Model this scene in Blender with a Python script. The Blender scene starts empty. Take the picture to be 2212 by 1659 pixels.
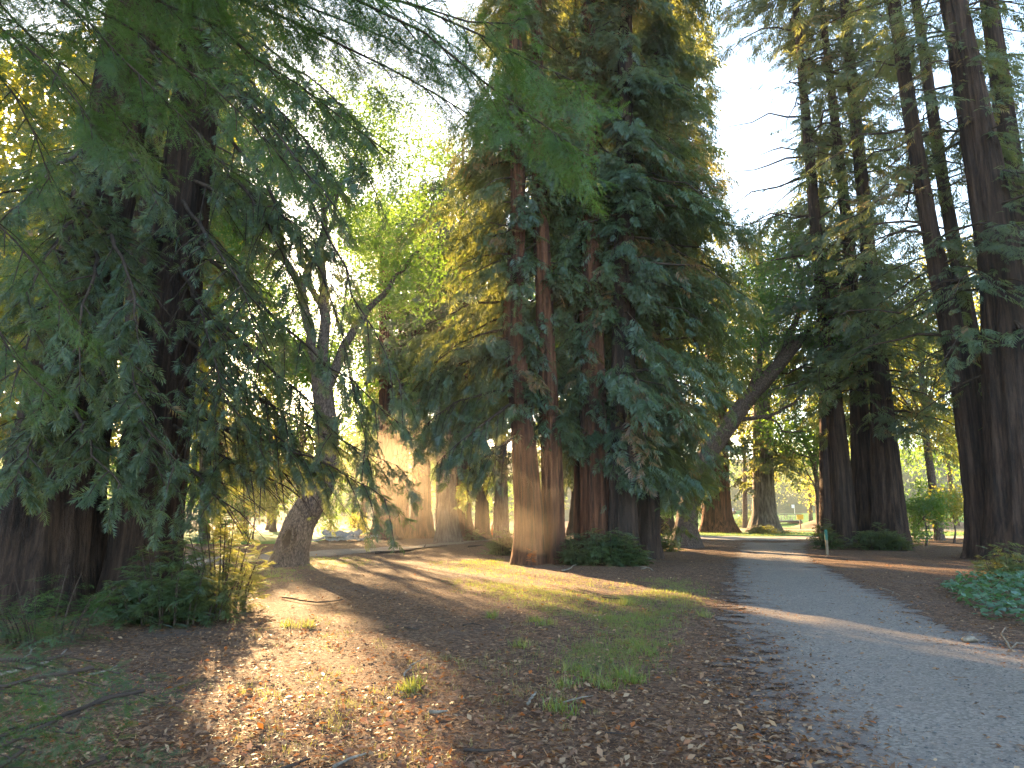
import bpy, math
import numpy as np
from mathutils import Vector

# ------------------------------------------------------------------ camera, sky, sun, exposure
scene = bpy.context.scene
COL = scene.collection
rng = np.random.default_rng(11)
F = 1580.0                       # focal length in units of a 2212 px wide picture
CX, CY = 1106.0, 829.5
CAMH = 1.6
PITCH = math.atan(275.0 / F)

cam_d = bpy.data.cameras.new("camera")
cam_d.sensor_width = 36.0
cam_d.lens = 36.0 * F / 2212.0
cam_d.clip_start = 0.05
cam_d.clip_end = 2000.0
cam_d.dof.use_dof = True
cam_d.dof.focus_distance = 16.0
cam_d.dof.aperture_fstop = 7.0
cam = bpy.data.objects.new("camera", cam_d)
COL.objects.link(cam)
cam.location = (0, 0, CAMH)
cam.rotation_euler = (math.pi / 2 + PITCH, 0, 0)
scene.camera = cam

SUN_AZ = math.radians(-21.7)     # from +Y, negative = to the left
SUN_EL = math.radians(13.6)
SUN = np.array([math.sin(SUN_AZ) * math.cos(SUN_EL), math.cos(SUN_AZ) * math.cos(SUN_EL), math.sin(SUN_EL)])

world = bpy.data.worlds.new("World")
scene.world = world
world.use_nodes = True
wn = world.node_tree
bg = wn.nodes["Background"]
sky = wn.nodes.new("ShaderNodeTexSky")
sky.sky_type = 'NISHITA'
sky.sun_disc = False
sky.sun_elevation = SUN_EL
sky.sun_rotation = SUN_AZ
sky.altitude = 100
sky.air_density = 1.0
sky.dust_density = 1.0
sky.ozone_density = 1.0
wn.links.new(sky.outputs[0], bg.inputs[0])
bg.inputs[1].default_value = 0.078

sun_d = bpy.data.lights.new("sun", 'SUN')
sun_d.energy = 5.0
sun_d.angle = math.radians(0.5)
sun_d.color = (1.0, 0.66, 0.32)
sun = bpy.data.objects.new("sun", sun_d)
COL.objects.link(sun)
sun.location = tuple(SUN * 60)
sun.rotation_euler = Vector(tuple(SUN)).to_track_quat('Z', 'Y').to_euler()

scene.view_settings.view_transform = 'Standard'
scene.view_settings.look = 'None'
scene.view_settings.exposure = 3.55
scene.view_settings.gamma = 1.0
scene.view_settings.use_curve_mapping = False
cy = scene.cycles
cy.max_bounces = 7
cy.diffuse_bounces = 4
cy.glossy_bounces = 2
cy.transmission_bounces = 4
cy.volume_bounces = 0
cy.sample_clamp_indirect = 0.5
cy.use_denoising = True
cy.denoising_input_passes = 'RGB_ALBEDO_NORMAL'
cy.denoising_prefilter = 'NONE'
try:
    cy.denoiser = 'OPENIMAGEDENOISE'
except Exception:
    pass

# ------------------------------------------------------------------ picture -> place helpers
cP, sP = math.cos(PITCH), math.sin(PITCH)
FWD = np.array([0, cP, sP]); UPV = np.array([0, -sP, cP]); CAM = np.array([0, 0, CAMH])


def ray(px, py):
    d = np.array([(px - CX) / F, 0, 0]) + FWD + UPV * ((CY - py) / F)
    return d


def gp(px, py, z=0.0):
    d = ray(px, py)
    t = (z - CAMH) / d[2]
    return CAM + d * t


def at(px, py, Y):
    d = ray(px, py)
    return CAM + d * (Y / d[1])


def project(P):
    q = P - CAM
    dep = q @ FWD
    dep = np.where(dep > 0.05, dep, 0.05)
    return CX + F * q[:, 0] / dep, CY - F * (q @ UPV) / dep


def in_poly(x, y, poly):
    poly = np.asarray(poly, float)
    inside = np.zeros(len(x), bool)
    j = len(poly) - 1
    for i in range(len(poly)):
        xi, yi = poly[i]; xj, yj = poly[j]
        if yi != yj:
            c = ((yi > y) != (yj > y)) & (x < (xj - xi) * (y - yi) / (yj - yi) + xi)
            inside ^= c
        j = i
    return inside


def nrm(v):
    return v / np.maximum(np.linalg.norm(v, axis=-1, keepdims=True), 1e-9)


# ------------------------------------------------------------------ materials
def mat(name):
    m = bpy.data.materials.new(name)
    m.use_nodes = True
    nt = m.node_tree
    for n in list(nt.nodes):
        nt.nodes.remove(n)
    out = nt.nodes.new("ShaderNodeOutputMaterial")
    return m, nt, out


def N(nt, t, **kw):
    n = nt.nodes.new(t)
    for k, v in kw.items():
        setattr(n, k, v)
    return n


def ramp(nt, fac, stops):
    r = N(nt, "ShaderNodeValToRGB")
    el = r.color_ramp.elements
    while len(el) < len(stops):
        el.new(0.5)
    for e, (p, c) in zip(el, stops):
        e.position = p
        e.color = (*c, 1)
    nt.links.new(fac, r.inputs[0])
    return r.outputs[0]


def noise(nt, vec, scale, detail=4, rough=0.55):
    n = N(nt, "ShaderNodeTexNoise")
    n.inputs["Scale"].default_value = scale
    n.inputs["Detail"].default_value = detail
    n.inputs["Roughness"].default_value = rough
    if vec is not None:
        nt.links.new(vec, n.inputs["Vector"])
    return n


def mapping(nt, scale, src="Object"):
    tc = N(nt, "ShaderNodeTexCoord")
    mp = N(nt, "ShaderNodeMapping")
    mp.inputs["Scale"].default_value = scale
    nt.links.new(tc.outputs[src], mp.inputs[0])
    return mp.outputs[0]


def principled(nt, out, col, rough=0.9, bump=None, bstr=0.5, bdist=0.02, spec=0.2):
    p = N(nt, "ShaderNodeBsdfPrincipled")
    p.inputs["Roughness"].default_value = rough
    p.inputs["Specular IOR Level"].default_value = spec
    if isinstance(col, tuple):
        p.inputs["Base Color"].default_value = (*col, 1)
    else:
        nt.links.new(col, p.inputs["Base Color"])
    if bump is not None:
        b = N(nt, "ShaderNodeBump")
        b.inputs["Strength"].default_value = bstr
        b.inputs["Distance"].default_value = bdist
        nt.links.new(bump, b.inputs["Height"])
        nt.links.new(b.outputs[0], p.inputs["Normal"])
    nt.links.new(p.outputs[0], out.inputs[0])
    return p


def mix_col(nt, fac, a, b, mode='MIX'):
    m = N(nt, "ShaderNodeMix", data_type='RGBA', blend_type=mode)
    for s, v in ((0, fac), (6, a), (7, b)):
        if isinstance(v, (int, float)):
            m.inputs[s].default_value = v
        elif isinstance(v, tuple):
            m.inputs[s].default_value = (*v, 1)
        else:
            nt.links.new(v, m.inputs[s])
    return m.outputs[2]


def leaf_mat(name, stops, trans, tmix=0.45, gloss=0.12, grough=0.45):
    """Two-sided leaf: diffuse + translucent + a little sheen; tint per sprig from the face attribute rnd."""
    m, nt, out = mat(name)
    a = N(nt, "ShaderNodeAttribute", attribute_name="rnd")
    col = ramp(nt, a.outputs["Fac"], stops)
    tcol = mix_col(nt, 0.7, col, trans)
    d = N(nt, "ShaderNodeBsdfDiffuse"); nt.links.new(col, d.inputs[0])
    t = N(nt, "ShaderNodeBsdfTranslucent"); nt.links.new(tcol, t.inputs[0])
    mx = N(nt, "ShaderNodeMixShader"); mx.inputs[0].default_value = tmix
    nt.links.new(d.outputs[0], mx.inputs[1]); nt.links.new(t.outputs[0], mx.inputs[2])
    g = N(nt, "ShaderNodeBsdfGlossy"); g.inputs["Roughness"].default_value = grough
    g.inputs[0].default_value = (0.75, 0.85, 0.9, 1)
    m2 = N(nt, "ShaderNodeMixShader"); m2.inputs[0].default_value = gloss
    nt.links.new(mx.outputs[0], m2.inputs[1]); nt.links.new(g.outputs[0], m2.inputs[2])
    nt.links.new(m2.outputs[0], out.inputs[0])
    return m


M = {}
BR = (0.16, 0.075, 0.03)
M['redwood'] = leaf_mat("redwood_needles", [(0, (0.028, 0.06, 0.036)), (0.45, (0.045, 0.088, 0.045)), (0.9, (0.075, 0.115, 0.045)), (0.93, BR), (1, (0.2, 0.09, 0.035))],
                        (0.40, 0.41, 0.07), 0.38, 0.05)
M['redwood_near'] = leaf_mat("redwood_near_needles", [(0, (0.026, 0.055, 0.02)), (0.5, (0.045, 0.09, 0.024)), (0.95, (0.09, 0.16, 0.03)), (0.97, BR), (1, BR)],
                             (0.22, 0.36, 0.04), 0.42, 0.05, 0.4)
M['maple'] = leaf_mat("maple_leaves", [(0, (0.07, 0.11, 0.02)), (0.6, (0.13, 0.16, 0.025)), (0.85, (0.2, 0.18, 0.03)), (0.92, (0.26, 0.10, 0.03)), (1, (0.28, 0.08, 0.03))],
                      (0.68, 0.62, 0.06), 0.60, 0.05)
M['broad'] = leaf_mat("broad_leaves", [(0, (0.03, 0.08, 0.018)), (0.6, (0.055, 0.12, 0.022)), (1, (0.09, 0.15, 0.028))],
                      (0.28, 0.46, 0.04), 0.55, 0.05)
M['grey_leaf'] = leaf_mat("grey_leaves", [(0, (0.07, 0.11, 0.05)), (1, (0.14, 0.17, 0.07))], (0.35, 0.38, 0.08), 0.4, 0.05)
M['sprout'] = leaf_mat("sprout_needles", [(0, (0.03, 0.065, 0.03)), (0.6, (0.05, 0.10, 0.04)), (0.95, (0.08, 0.13, 0.045)), (0.97, BR), (1, BR)],
                       (0.36, 0.34, 0.06), 0.4, 0.05)
M['ivy'] = leaf_mat("ground_cover_leaves", [(0, (0.05, 0.12, 0.05)), (1, (0.10, 0.20, 0.09))], (0.2, 0.36, 0.05), 0.35, 0.12, 0.4)
M['grass'] = leaf_mat("grass_blades", [(0, (0.05, 0.10, 0.015)), (0.6, (0.10, 0.15, 0.025)), (0.8, (0.2, 0.18, 0.06)), (1, (0.26, 0.2, 0.09))],
                      (0.45, 0.50, 0.05), 0.45, 0.05)
M['dead'] = leaf_mat("fallen_leaf_litter", [(0, (0.075, 0.04, 0.023)), (0.3, (0.19, 0.10, 0.054)), (0.6, (0.31, 0.175, 0.092)), (0.86, (0.46, 0.31, 0.18)), (0.93, (0.38, 0.11, 0.03)), (1, (0.48, 0.13, 0.02))],
                    (0.5, 0.2, 0.04), 0.28, 0.04)


def bark_mat(name, c1, c2, c3, sc, bstr=1.0, bd=0.09):
    m, nt, out = mat(name)
    v = mapping(nt, sc)
    n1 = noise(nt, v, 7.0, 7, 0.7)
    n2 = noise(nt, v, 24.0, 5, 0.75)
    tc = N(nt, "ShaderNodeTexCoord")
    n3 = noise(nt, tc.outputs["Object"], 0.7, 3)
    c = ramp(nt, n1.outputs[0], [(0.38, c1), (0.5, c2), (0.66, c3)])
    c = mix_col(nt, n2.outputs[0], c, (0.5, 0.5, 0.5), 'OVERLAY')
    c2_ = mix_col(nt, n3.outputs[0], c, (0.10, 0.09, 0.085))
    c = mix_col(nt, 0.35, c, c2_)
    add = N(nt, "ShaderNodeMath", operation='ADD')
    nt.links.new(n1.outputs[0], add.inputs[0]); nt.links.new(n2.outputs[0], add.inputs[1])
    principled(nt, out, c, 0.95, add.outputs[0], bstr, bd, 0.1)
    return m


M['bark'] = bark_mat("shade_dark_redwood_bark", (0.014, 0.009, 0.008), (0.05, 0.029, 0.022), (0.12, 0.072, 0.053), (1, 1, 0.07))  # shade of a canopy left out, put into the darkened bark colour
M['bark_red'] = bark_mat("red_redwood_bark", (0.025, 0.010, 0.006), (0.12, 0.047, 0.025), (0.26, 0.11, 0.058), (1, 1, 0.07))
M['bark_oak'] = bark_mat("oak_bark", (0.035, 0.025, 0.02), (0.10, 0.07, 0.055), (0.22, 0.16, 0.13), (3.0, 3.0, 1.6), 0.9, 0.03)
M['bark_grey'] = bark_mat("grey_bark", (0.07, 0.055, 0.045), (0.16, 0.13, 0.11), (0.28, 0.25, 0.22), (1, 1, 0.15))
M['twig'] = bark_mat("twig_bark", (0.03, 0.02, 0.015), (0.06, 0.04, 0.03), (0.1, 0.07, 0.055), (1, 1, 1), 0.3)
M['pale_twig'] = bark_mat("pale_twig_bark", (0.15, 0.12, 0.09), (0.25, 0.21, 0.17), (0.38, 0.33, 0.27), (2, 2, 2), 0.3)
M['moss'] = leaf_mat("moss", [(0, (0.07, 0.10, 0.03)), (1, (0.14, 0.17, 0.05))], (0.3, 0.3, 0.05), 0.3, 0.0)


def flat_mat(name, c, rough=0.7, spec=0.3, var=0.25, scale=12.0):
    m, nt, out = mat(name)
    tc = N(nt, "ShaderNodeTexCoord")
    n = noise(nt, tc.outputs["Object"], scale, 5)
    a = tuple(x * (1 - var) for x in c); b = tuple(min(1, x * (1 + var)) for x in c)
    principled(nt, out, ramp(nt, n.outputs[0], [(0.3, a), (0.7, b)]), rough, n.outputs[0], 0.2, 0.01, spec)
    return m


def ground_mat():
    m, nt, out = mat("leaf_litter_soil")
    tc = N(nt, "ShaderNodeTexCoord")
    o = tc.outputs["Object"]
    big = noise(nt, o, 0.35, 4)
    fine = noise(nt, o, 28.0, 6, 0.7)
    vo = N(nt, "ShaderNodeTexVoronoi"); vo.inputs["Scale"].default_value = 26.0
    mp = N(nt, "ShaderNodeMapping"); mp.inputs["Scale"].default_value = (1, 0.6, 1)
    nd = noise(nt, o, 9.0, 3)
    va = N(nt, "ShaderNodeVectorMath", operation='MULTIPLY_ADD')
    nt.links.new(nd.outputs["Color"], va.inputs[0]); va.inputs[1].default_value = (0.15, 0.15, 0.15)
    nt.links.new(o, va.inputs[2]); nt.links.new(va.outputs[0], mp.inputs[0]); nt.links.new(mp.outputs[0], vo.inputs["Vector"])
    sep = N(nt, "ShaderNodeSeparateColor"); nt.links.new(vo.outputs["Color"], sep.inputs[0])
    c = ramp(nt, sep.outputs[0], [(0.0, (0.08, 0.045, 0.028)), (0.35, (0.185, 0.105, 0.063)), (0.7, (0.28, 0.165, 0.10)), (0.93, (0.37, 0.235, 0.15)), (1.0, (0.3, 0.13, 0.05))])
    c = mix_col(nt, fine.outputs[0], (0.055, 0.036, 0.028), c)
    dirt = mix_col(nt, fine.outputs[0], (0.06, 0.052, 0.048), (0.15, 0.13, 0.12))
    f = ramp(nt, big.outputs[0], [(0.55, (0, 0, 0)), (0.75, (0.7, 0.7, 0.7))])
    c = mix_col(nt, f, c, dirt)
    h = N(nt, "ShaderNodeMath", operation='ADD')
    nt.links.new(fine.outputs[0], h.inputs[0]); nt.links.new(sep.outputs[1], h.inputs[1])
    principled(nt, out, c, 0.95, h.outputs[0], 0.8, 0.03, 0.1)
    return m


def gravel_mat(name="gravel", c1=(0.09, 0.073, 0.056), c2=(0.32, 0.264, 0.205), warm=(0.22, 0.17, 0.14)):
    m, nt, out = mat(name)
    tc = N(nt, "ShaderNodeTexCoord")
    o = tc.outputs["Object"]
    vo = N(nt, "ShaderNodeTexVoronoi"); vo.inputs["Scale"].default_value = 45.0
    nt.links.new(o, vo.inputs["Vector"])
    sep = N(nt, "ShaderNodeSeparateColor"); nt.links.new(vo.outputs["Color"], sep.inputs[0])
    fine = noise(nt, o, 60.0, 5, 0.7)
    big = noise(nt, o, 0.5, 4)
    mid = noise(nt, o, 3.0, 5)
    c = ramp(nt, sep.outputs[0], [(0.0, c1), (0.5, tuple((a + b) / 2 for a, b in zip(c1, c2))), (1.0, c2)])
    c = mix_col(nt, fine.outputs[0], c, (0.5, 0.5, 0.5), 'OVERLAY')
    c = mix_col(nt, ramp(nt, mid.outputs[0], [(0.3, (0, 0, 0)), (0.8, (0.5, 0.5, 0.5))]), c, warm)
    e = N(nt, "ShaderNodeAttribute", attribute_name="edge")
    ad = N(nt, "ShaderNodeMath", operation='ADD')
    nt.links.new(e.outputs["Fac"], ad.inputs[0])
    sc = N(nt, "ShaderNodeMath", operation='MULTIPLY_ADD'); sc.inputs[1].default_value = 1.6; sc.inputs[2].default_value = -0.8
    nt.links.new(mid.outputs[0], sc.inputs[0]); nt.links.new(sc.outputs[0], ad.inputs[1])
    soil = mix_col(nt, fine.outputs[0], (0.075, 0.05, 0.039), (0.18, 0.12, 0.09))
    c = mix_col(nt, ramp(nt, ad.outputs[0], [(0.25, (0, 0, 0)), (0.75, (1, 1, 1))]), c, soil)
    c = mix_col(nt, 0.25, c, mix_col(nt, big.outputs[0], (0.1, 0.09, 0.085), (0.3, 0.28, 0.27)))
    h = N(nt, "ShaderNodeMath", operation='ADD')
    nt.links.new(fine.outputs[0], h.inputs[0]); nt.links.new(sep.outputs[1], h.inputs[1])
    p = principled(nt, out, c, 0.9, h.outputs[0], 0.55, 0.015, 0.2)
    g2 = N(nt, "ShaderNodeMath", operation='MULTIPLY_ADD'); g2.inputs[1].default_value = 0.9; g2.inputs[2].default_value = -0.45
    nt.links.new(fine.outputs[0], g2.inputs[0])
    g3 = N(nt, "ShaderNodeMath", operation='ADD'); nt.links.new(ad.outputs[0], g3.inputs[0]); nt.links.new(g2.outputs[0], g3.inputs[1])
    fr = ramp(nt, g3.outputs[0], [(0.66, (0, 0, 0)), (0.78, (1, 1, 1))])
    tr = N(nt, "ShaderNodeBsdfTransparent"); mx = N(nt, "ShaderNodeMixShader")
    nt.links.new(fr, mx.inputs[0]); nt.links.new(p.outputs[0], mx.inputs[1]); nt.links.new(tr.outputs[0], mx.inputs[2])
    nt.links.new(mx.outputs[0], out.inputs[0])
    return m


def lawn_mat(name, c1, c2):
    m, nt, out = mat(name)
    tc = N(nt, "ShaderNodeTexCoord")
    n = noise(nt, tc.outputs["Object"], 1.2, 6, 0.7)
    n2 = noise(nt, tc.outputs["Object"], 14.0, 4, 0.7)
    c = ramp(nt, n.outputs[0], [(0.3, c1), (0.7, c2)])
    c = mix_col(nt, n2.outputs[0], c, (0.5, 0.5, 0.5), 'OVERLAY')
    principled(nt, out, c, 0.9, n2.outputs[0], 0.6, 0.05, 0.1)
    return m


M['ground'] = ground_mat()
M['gravel'] = gravel_mat()
M['far_gravel'] = gravel_mat("pale_gravel", (0.26, 0.23, 0.2), (0.42, 0.38, 0.34), (0.3, 0.25, 0.2))
M['lawn'] = lawn_mat("lawn_grass", (0.04, 0.13, 0.025), (0.075, 0.20, 0.035))
M['dry_lawn'] = lawn_mat("dry_lawn_grass", (0.14, 0.13, 0.05), (0.22, 0.18, 0.08))
M['bank'] = lawn_mat("bare_bank_soil", (0.16, 0.10, 0.06), (0.28, 0.18, 0.11))
M['hill'] = lawn_mat("wooded_hill_ground", (0.04, 0.07, 0.03), (0.09, 0.11, 0.05))
M['stone'] = flat_mat("pebble_stone", (0.12, 0.115, 0.11), 0.8, 0.3, 0.5, 30)
M['slab'] = flat_mat("weathered_wood", (0.36, 0.36, 0.37), 0.85, 0.2, 0.4, 9)
M['yellow'] = flat_mat("yellow_paint", (0.65, 0.42, 0.04), 0.5, 0.4, 0.08)
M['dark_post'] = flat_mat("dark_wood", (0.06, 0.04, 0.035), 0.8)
M['teal'] = flat_mat("green_paint", (0.03, 0.13, 0.10), 0.6)
M['pale_post'] = flat_mat("pale_wood", (0.22, 0.17, 0.12), 0.85)
M['white'] = flat_mat("white_cloth", (0.8, 0.8, 0.8), 0.7, 0.2, 0.03)
M['steel'] = flat_mat("grey_steel", (0.16, 0.17, 0.17), 0.5, 0.5, 0.1)
M['orange'] = flat_mat("orange_plastic", (0.6, 0.13, 0.03), 0.5, 0.4, 0.1)
M['blue'] = flat_mat("blue_paint", (0.03, 0.10, 0.35), 0.4, 0.5, 0.1)
M['green_paint'] = flat_mat("mower_green_paint", (0.04, 0.22, 0.06), 0.4, 0.5, 0.1)
M['rubber'] = flat_mat("black_rubber", (0.02, 0.02, 0.02), 0.8)


# ------------------------------------------------------------------ mesh helpers
def link(name, me, m=None, parent=None, loc=None):
    o = bpy.data.objects.new(name, me)
    if me is not None and m is not None:
        me.materials.append(m)
    COL.objects.link(o)
    if parent is not None:
        o.parent = parent
        o.matrix_parent_inverse = Vector((0, 0, 0)).to_track_quat('Z', 'Y').to_matrix().to_4x4().inverted() if False else o.matrix_parent_inverse
    if loc is not None:
        o.location = loc
    return o


def mesh_np(name, verts, faces_per, rnd=None, smooth=False, idx=None):
    """verts (n,3); faces of faces_per corners each, consecutive vertices unless idx (f,k) is given."""
    verts = np.ascontiguousarray(verts, np.float32)
    me = bpy.data.meshes.new(name)
    if idx is None:
        idx = np.arange(len(verts), dtype=np.int32).reshape(-1, faces_per)
    idx = np.ascontiguousarray(idx, np.int32)
    nf = len(idx)
    me.vertices.add(len(verts)); me.vertices.foreach_set("co", verts.ravel())
    me.loops.add(idx.size); me.loops.foreach_set("vertex_index", idx.ravel())
    me.polygons.add(nf)
    me.polygons.foreach_set("loop_start", np.arange(nf, dtype=np.int32) * idx.shape[1])
    if smooth:
        me.polygons.foreach_set("use_smooth", np.ones(nf, bool))
    if rnd is not None:
        a = me.attributes.new("rnd", 'FLOAT', 'FACE')
        a.data.foreach_set("value", np.ascontiguousarray(rnd, np.float32))
    me.update(calc_edges=True)
    return me


class Shape:
    """collects boxes, tubes, polygons into one mesh"""
    def __init__(s):
        s.v = []; s.f = []

    def add(s, vs, fs):
        b = len(s.v)
        s.v += [tuple(float(c) for c in p) for p in vs]
        s.f += [tuple(i + b for i in f) for f in fs]

    def box(s, c, d, rot=0.0, tilt=None):
        x, y, z = d[0] / 2, d[1] / 2, d[2] / 2
        P = np.array([[-x, -y, -z], [x, -y, -z], [x, y, -z], [-x, y, -z], [-x, -y, z], [x, -y, z], [x, y, z], [-x, y, z]])
        if tilt:
            a, b = tilt
            Rx = np.array([[1, 0, 0], [0, math.cos(a), -math.sin(a)], [0, math.sin(a), math.cos(a)]])
            Ry = np.array([[math.cos(b), 0, math.sin(b)], [0, 1, 0], [-math.sin(b), 0, math.cos(b)]])
            P = P @ (Ry @ Rx).T
        cr, sr = math.cos(rot), math.sin(rot)
        P = P @ np.array([[cr, -sr, 0], [sr, cr, 0], [0, 0, 1]]).T + np.array(c)
        s.add(P, [(0, 3, 2, 1), (4, 5, 6, 7), (0, 1, 5, 4), (1, 2, 6, 5), (2, 3, 7, 6), (3, 0, 4, 7)])

    def tube(s, pts, rad, n=6, cap=True):
        pts = np.asarray(pts, float)
        k = len(pts)
        rad = np.broadcast_to(np.asarray(rad, float), (k,))
        tg = nrm(np.gradient(pts, axis=0))
        ref = np.array([0, 0, 1.0]) if abs(tg[0][2]) < 0.8 else np.array([1.0, 0, 0])
        V = []
        for i in range(k):
            a = nrm(np.cross(tg[i], ref)); b = np.cross(tg[i], a)
            for j in range(n):
                th = 2 * math.pi * j / n
                V.append(pts[i] + rad[i] * (a * math.cos(th) + b * math.sin(th)))
        Fs = []
        for i in range(k - 1):
            for j in range(n):
                j2 = (j + 1) % n
                Fs.append((i * n + j, i * n + j2, (i + 1) * n + j2, (i + 1) * n + j))
        if cap:
            Fs.append(tuple(range(n - 1, -1, -1))); Fs.append(tuple((k - 1) * n + j for j in range(n)))
        s.add(V, Fs)

    def mesh(s, name, smooth=False):
        me = bpy.data.meshes.new(name)
        me.from_pydata(s.v, [], s.f)
        if smooth:
            me.polygons.foreach_set("use_smooth", np.ones(len(me.polygons), bool))
        me.update()
        return me


def thing(name, label, cat, loc=(0, 0, 0), group=None):
    o = bpy.data.objects.new(name, None)
    o.empty_display_size = 0.3
    COL.objects.link(o)
    o.location = tuple(float(c) for c in loc)
    return tag(o, label, cat, group)


def tag(o, label=None, cat=None, group=None, kind=None):
    if label: o["label"] = label
    if cat: o["category"] = cat
    if group: o["group"] = group
    if kind: o["kind"] = kind
    return o


def part(name, me, m, root, kind=None, label=None):
    """mesh given in world coordinates, made a child of root (root has only a location)"""
    o = bpy.data.objects.new(name, me)
    me.materials.append(m)
    COL.objects.link(o)
    o.parent = root
    b = root
    off = Vector((0, 0, 0))
    while b is not None:
        off += b.location; b = b.parent
    o.location = -off
    if kind: o["kind"] = kind
    if label: o["label"] = label
    return o


# ------------------------------------------------------------------ where the sun gets through
def gpoly(pts):
    return np.array([gp(*p)[:2] for p in pts])


LIT = [  # (outline on the ground, share of foliage kept out of the beam)
    (gpoly([(1560, 1303), (1700, 1320), (1900, 1352), (2080, 1386), (2212, 1406), (2400, 1436), (2400, 1448), (2212, 1418), (2050, 1395), (1850, 1360), (1700, 1328), (1580, 1312)]), 1.0),
    (gpoly([(1640, 1226), (1720, 1230), (1790, 1240), (1790, 1246), (1700, 1238), (1640, 1231)]), 1.0),
    (gpoly([(490, 1275), (560, 1285), (630, 1330), (720, 1375), (800, 1460), (880, 1540), (960, 1659), (980, 1720), (540, 1720), (510, 1500), (492, 1380)]), 0.97),
    (gpoly([(640, 1203), (800, 1203), (790, 1226), (650, 1229)]), 1.0),
    (gpoly([(790, 1216), (960, 1205), (1080, 1222), (1140, 1240), (1010, 1262), (900, 1262), (830, 1248)]), 1.0),
    (gpoly([(930, 1207), (1060, 1212), (1190, 1238), (1360, 1262), (1350, 1277), (1200, 1264), (1080, 1250), (950, 1228)]), 1.0),
    (gpoly([(960, 1250), (1100, 1266), (1290, 1296), (1250, 1322), (1080, 1305), (980, 1275)]), 1.0),
    (gpoly([(1400, 1276), (1515, 1274), (1505, 1290), (1390, 1292)]), 1.0),
    (gpoly([(1380, 1316), (1490, 1316), (1470, 1331), (1370, 1329)]), 1.0),
    (gpoly([(510, 1262), (660, 1268), (820, 1292), (790, 1302), (640, 1290), (530, 1285)]), 0.95),
    (gpoly([(1400, 1151), (1820, 1151), (1820, 1166), (1400, 1166)]), 1.0),
    (np.array([(8, 46), (80, 46), (80, 140), (8, 140)]), 0.8),
    (np.array([(-30, 42), (-6, 42), (-6, 60), (-30, 60)]), 0.4),
]
LIT_PLANE = [  # (depth of an upright plane, outline on it in picture terms, share)
    (24.0, [(920, 430), (1130, 400), (1120, 700), (1080, 860), (940, 780)], 0.92),
    (24.0, [(1040, -60), (1300, -60), (1230, 60), (1180, 110), (1050, 150)], 0.95),
    (24.0, [(960, 980), (1100, 960), (1150, 1100), (980, 1080)], 0.7),
    (23.0, [(560, 880), (640, 850), (650, 1080), (560, 1100)], 0.6),
]
for _a, _b, _w, _h in [(800, 955, 15, 18), (858, 1000, 15, 20), (918, 950, 14, 20), (885, 1088, 16, 16), (955, 1035, 12, 16)]:
    LIT_PLANE.append((33.0, [(_a - _w, _b - _h), (_a + _w, _b - _h), (_a + _w, _b + _h), (_a - _w, _b + _h)], 1.0))
LIT_PLANE.append((21.5, [(1090, 922), (1400, 945), (1400, 985), (1090, 962)], 1.0))
LIT_PLANE.append((21.5, [(1130, 690), (1340, 705), (1340, 735), (1130, 722)], 1.0))
LIT_PLANE_W = []
for _Y, _p, _s in LIT_PLANE:
    LIT_PLANE_W.append((_Y, np.array([at(a, b, _Y)[[0, 2]] for a, b in _p]), _s))
SKY_WINDOWS = [
    ([(600, 420), (700, 420), (730, 620), (708, 760), (650, 780), (605, 650)], 0.6, 30.0),
    ([(470, 40), (760, 20), (720, 400), (470, 420)], 0.35, 30.0),
    ([(1530, 140), (1730, 140), (1720, 440), (1565, 450)], 0.97, 30.0),
    ([(1720, -50), (2300, -50), (2300, 480), (1720, 480)], 0.5, 40.0),
    ([(700, -50), (1000, -50), (960, 250), (700, 300)], 0.2, 30.0),
    ([(1840, 480), (2090, 560), (2090, 1050), (1940, 1000), (1760, 1050), (1700, 800)], 0.0, 60.0),
]


OPEN = [(1500, 1172), (1512, 1080), (1585, 1010), (1600, 925), (1770, 925), (1778, 1172), (1772, 1215), (1470, 1215)]   # the view across the lawn

LIMB_VIEW = [(1530, 975), (1600, 950), (1700, 850), (1760, 760), (1735, 715), (1640, 775), (1560, 870), (1520, 930)]
TRUNK_VIEW = [(385, 180), (475, 180), (450, 640), (405, 1120), (300, 1120), (325, 640)]
FOOT_VIEW = [(1100, 1235), (1105, 900), (1150, 870), (1170, 990), (1330, 1005), (1350, 1070), (1420, 1090), (1420, 1235)]
STRIPS = [[(1240, 120), (1295, 120), (1316, 1000), (1254, 1000)], [(1328, 80), (1368, 80), (1378, 700), (1328, 700)],
          [(1082, 380), (1142, 380), (1134, 780), (1078, 780)], [(1148, 40), (1178, 40), (1204, 900), (1160, 900)]]


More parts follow.
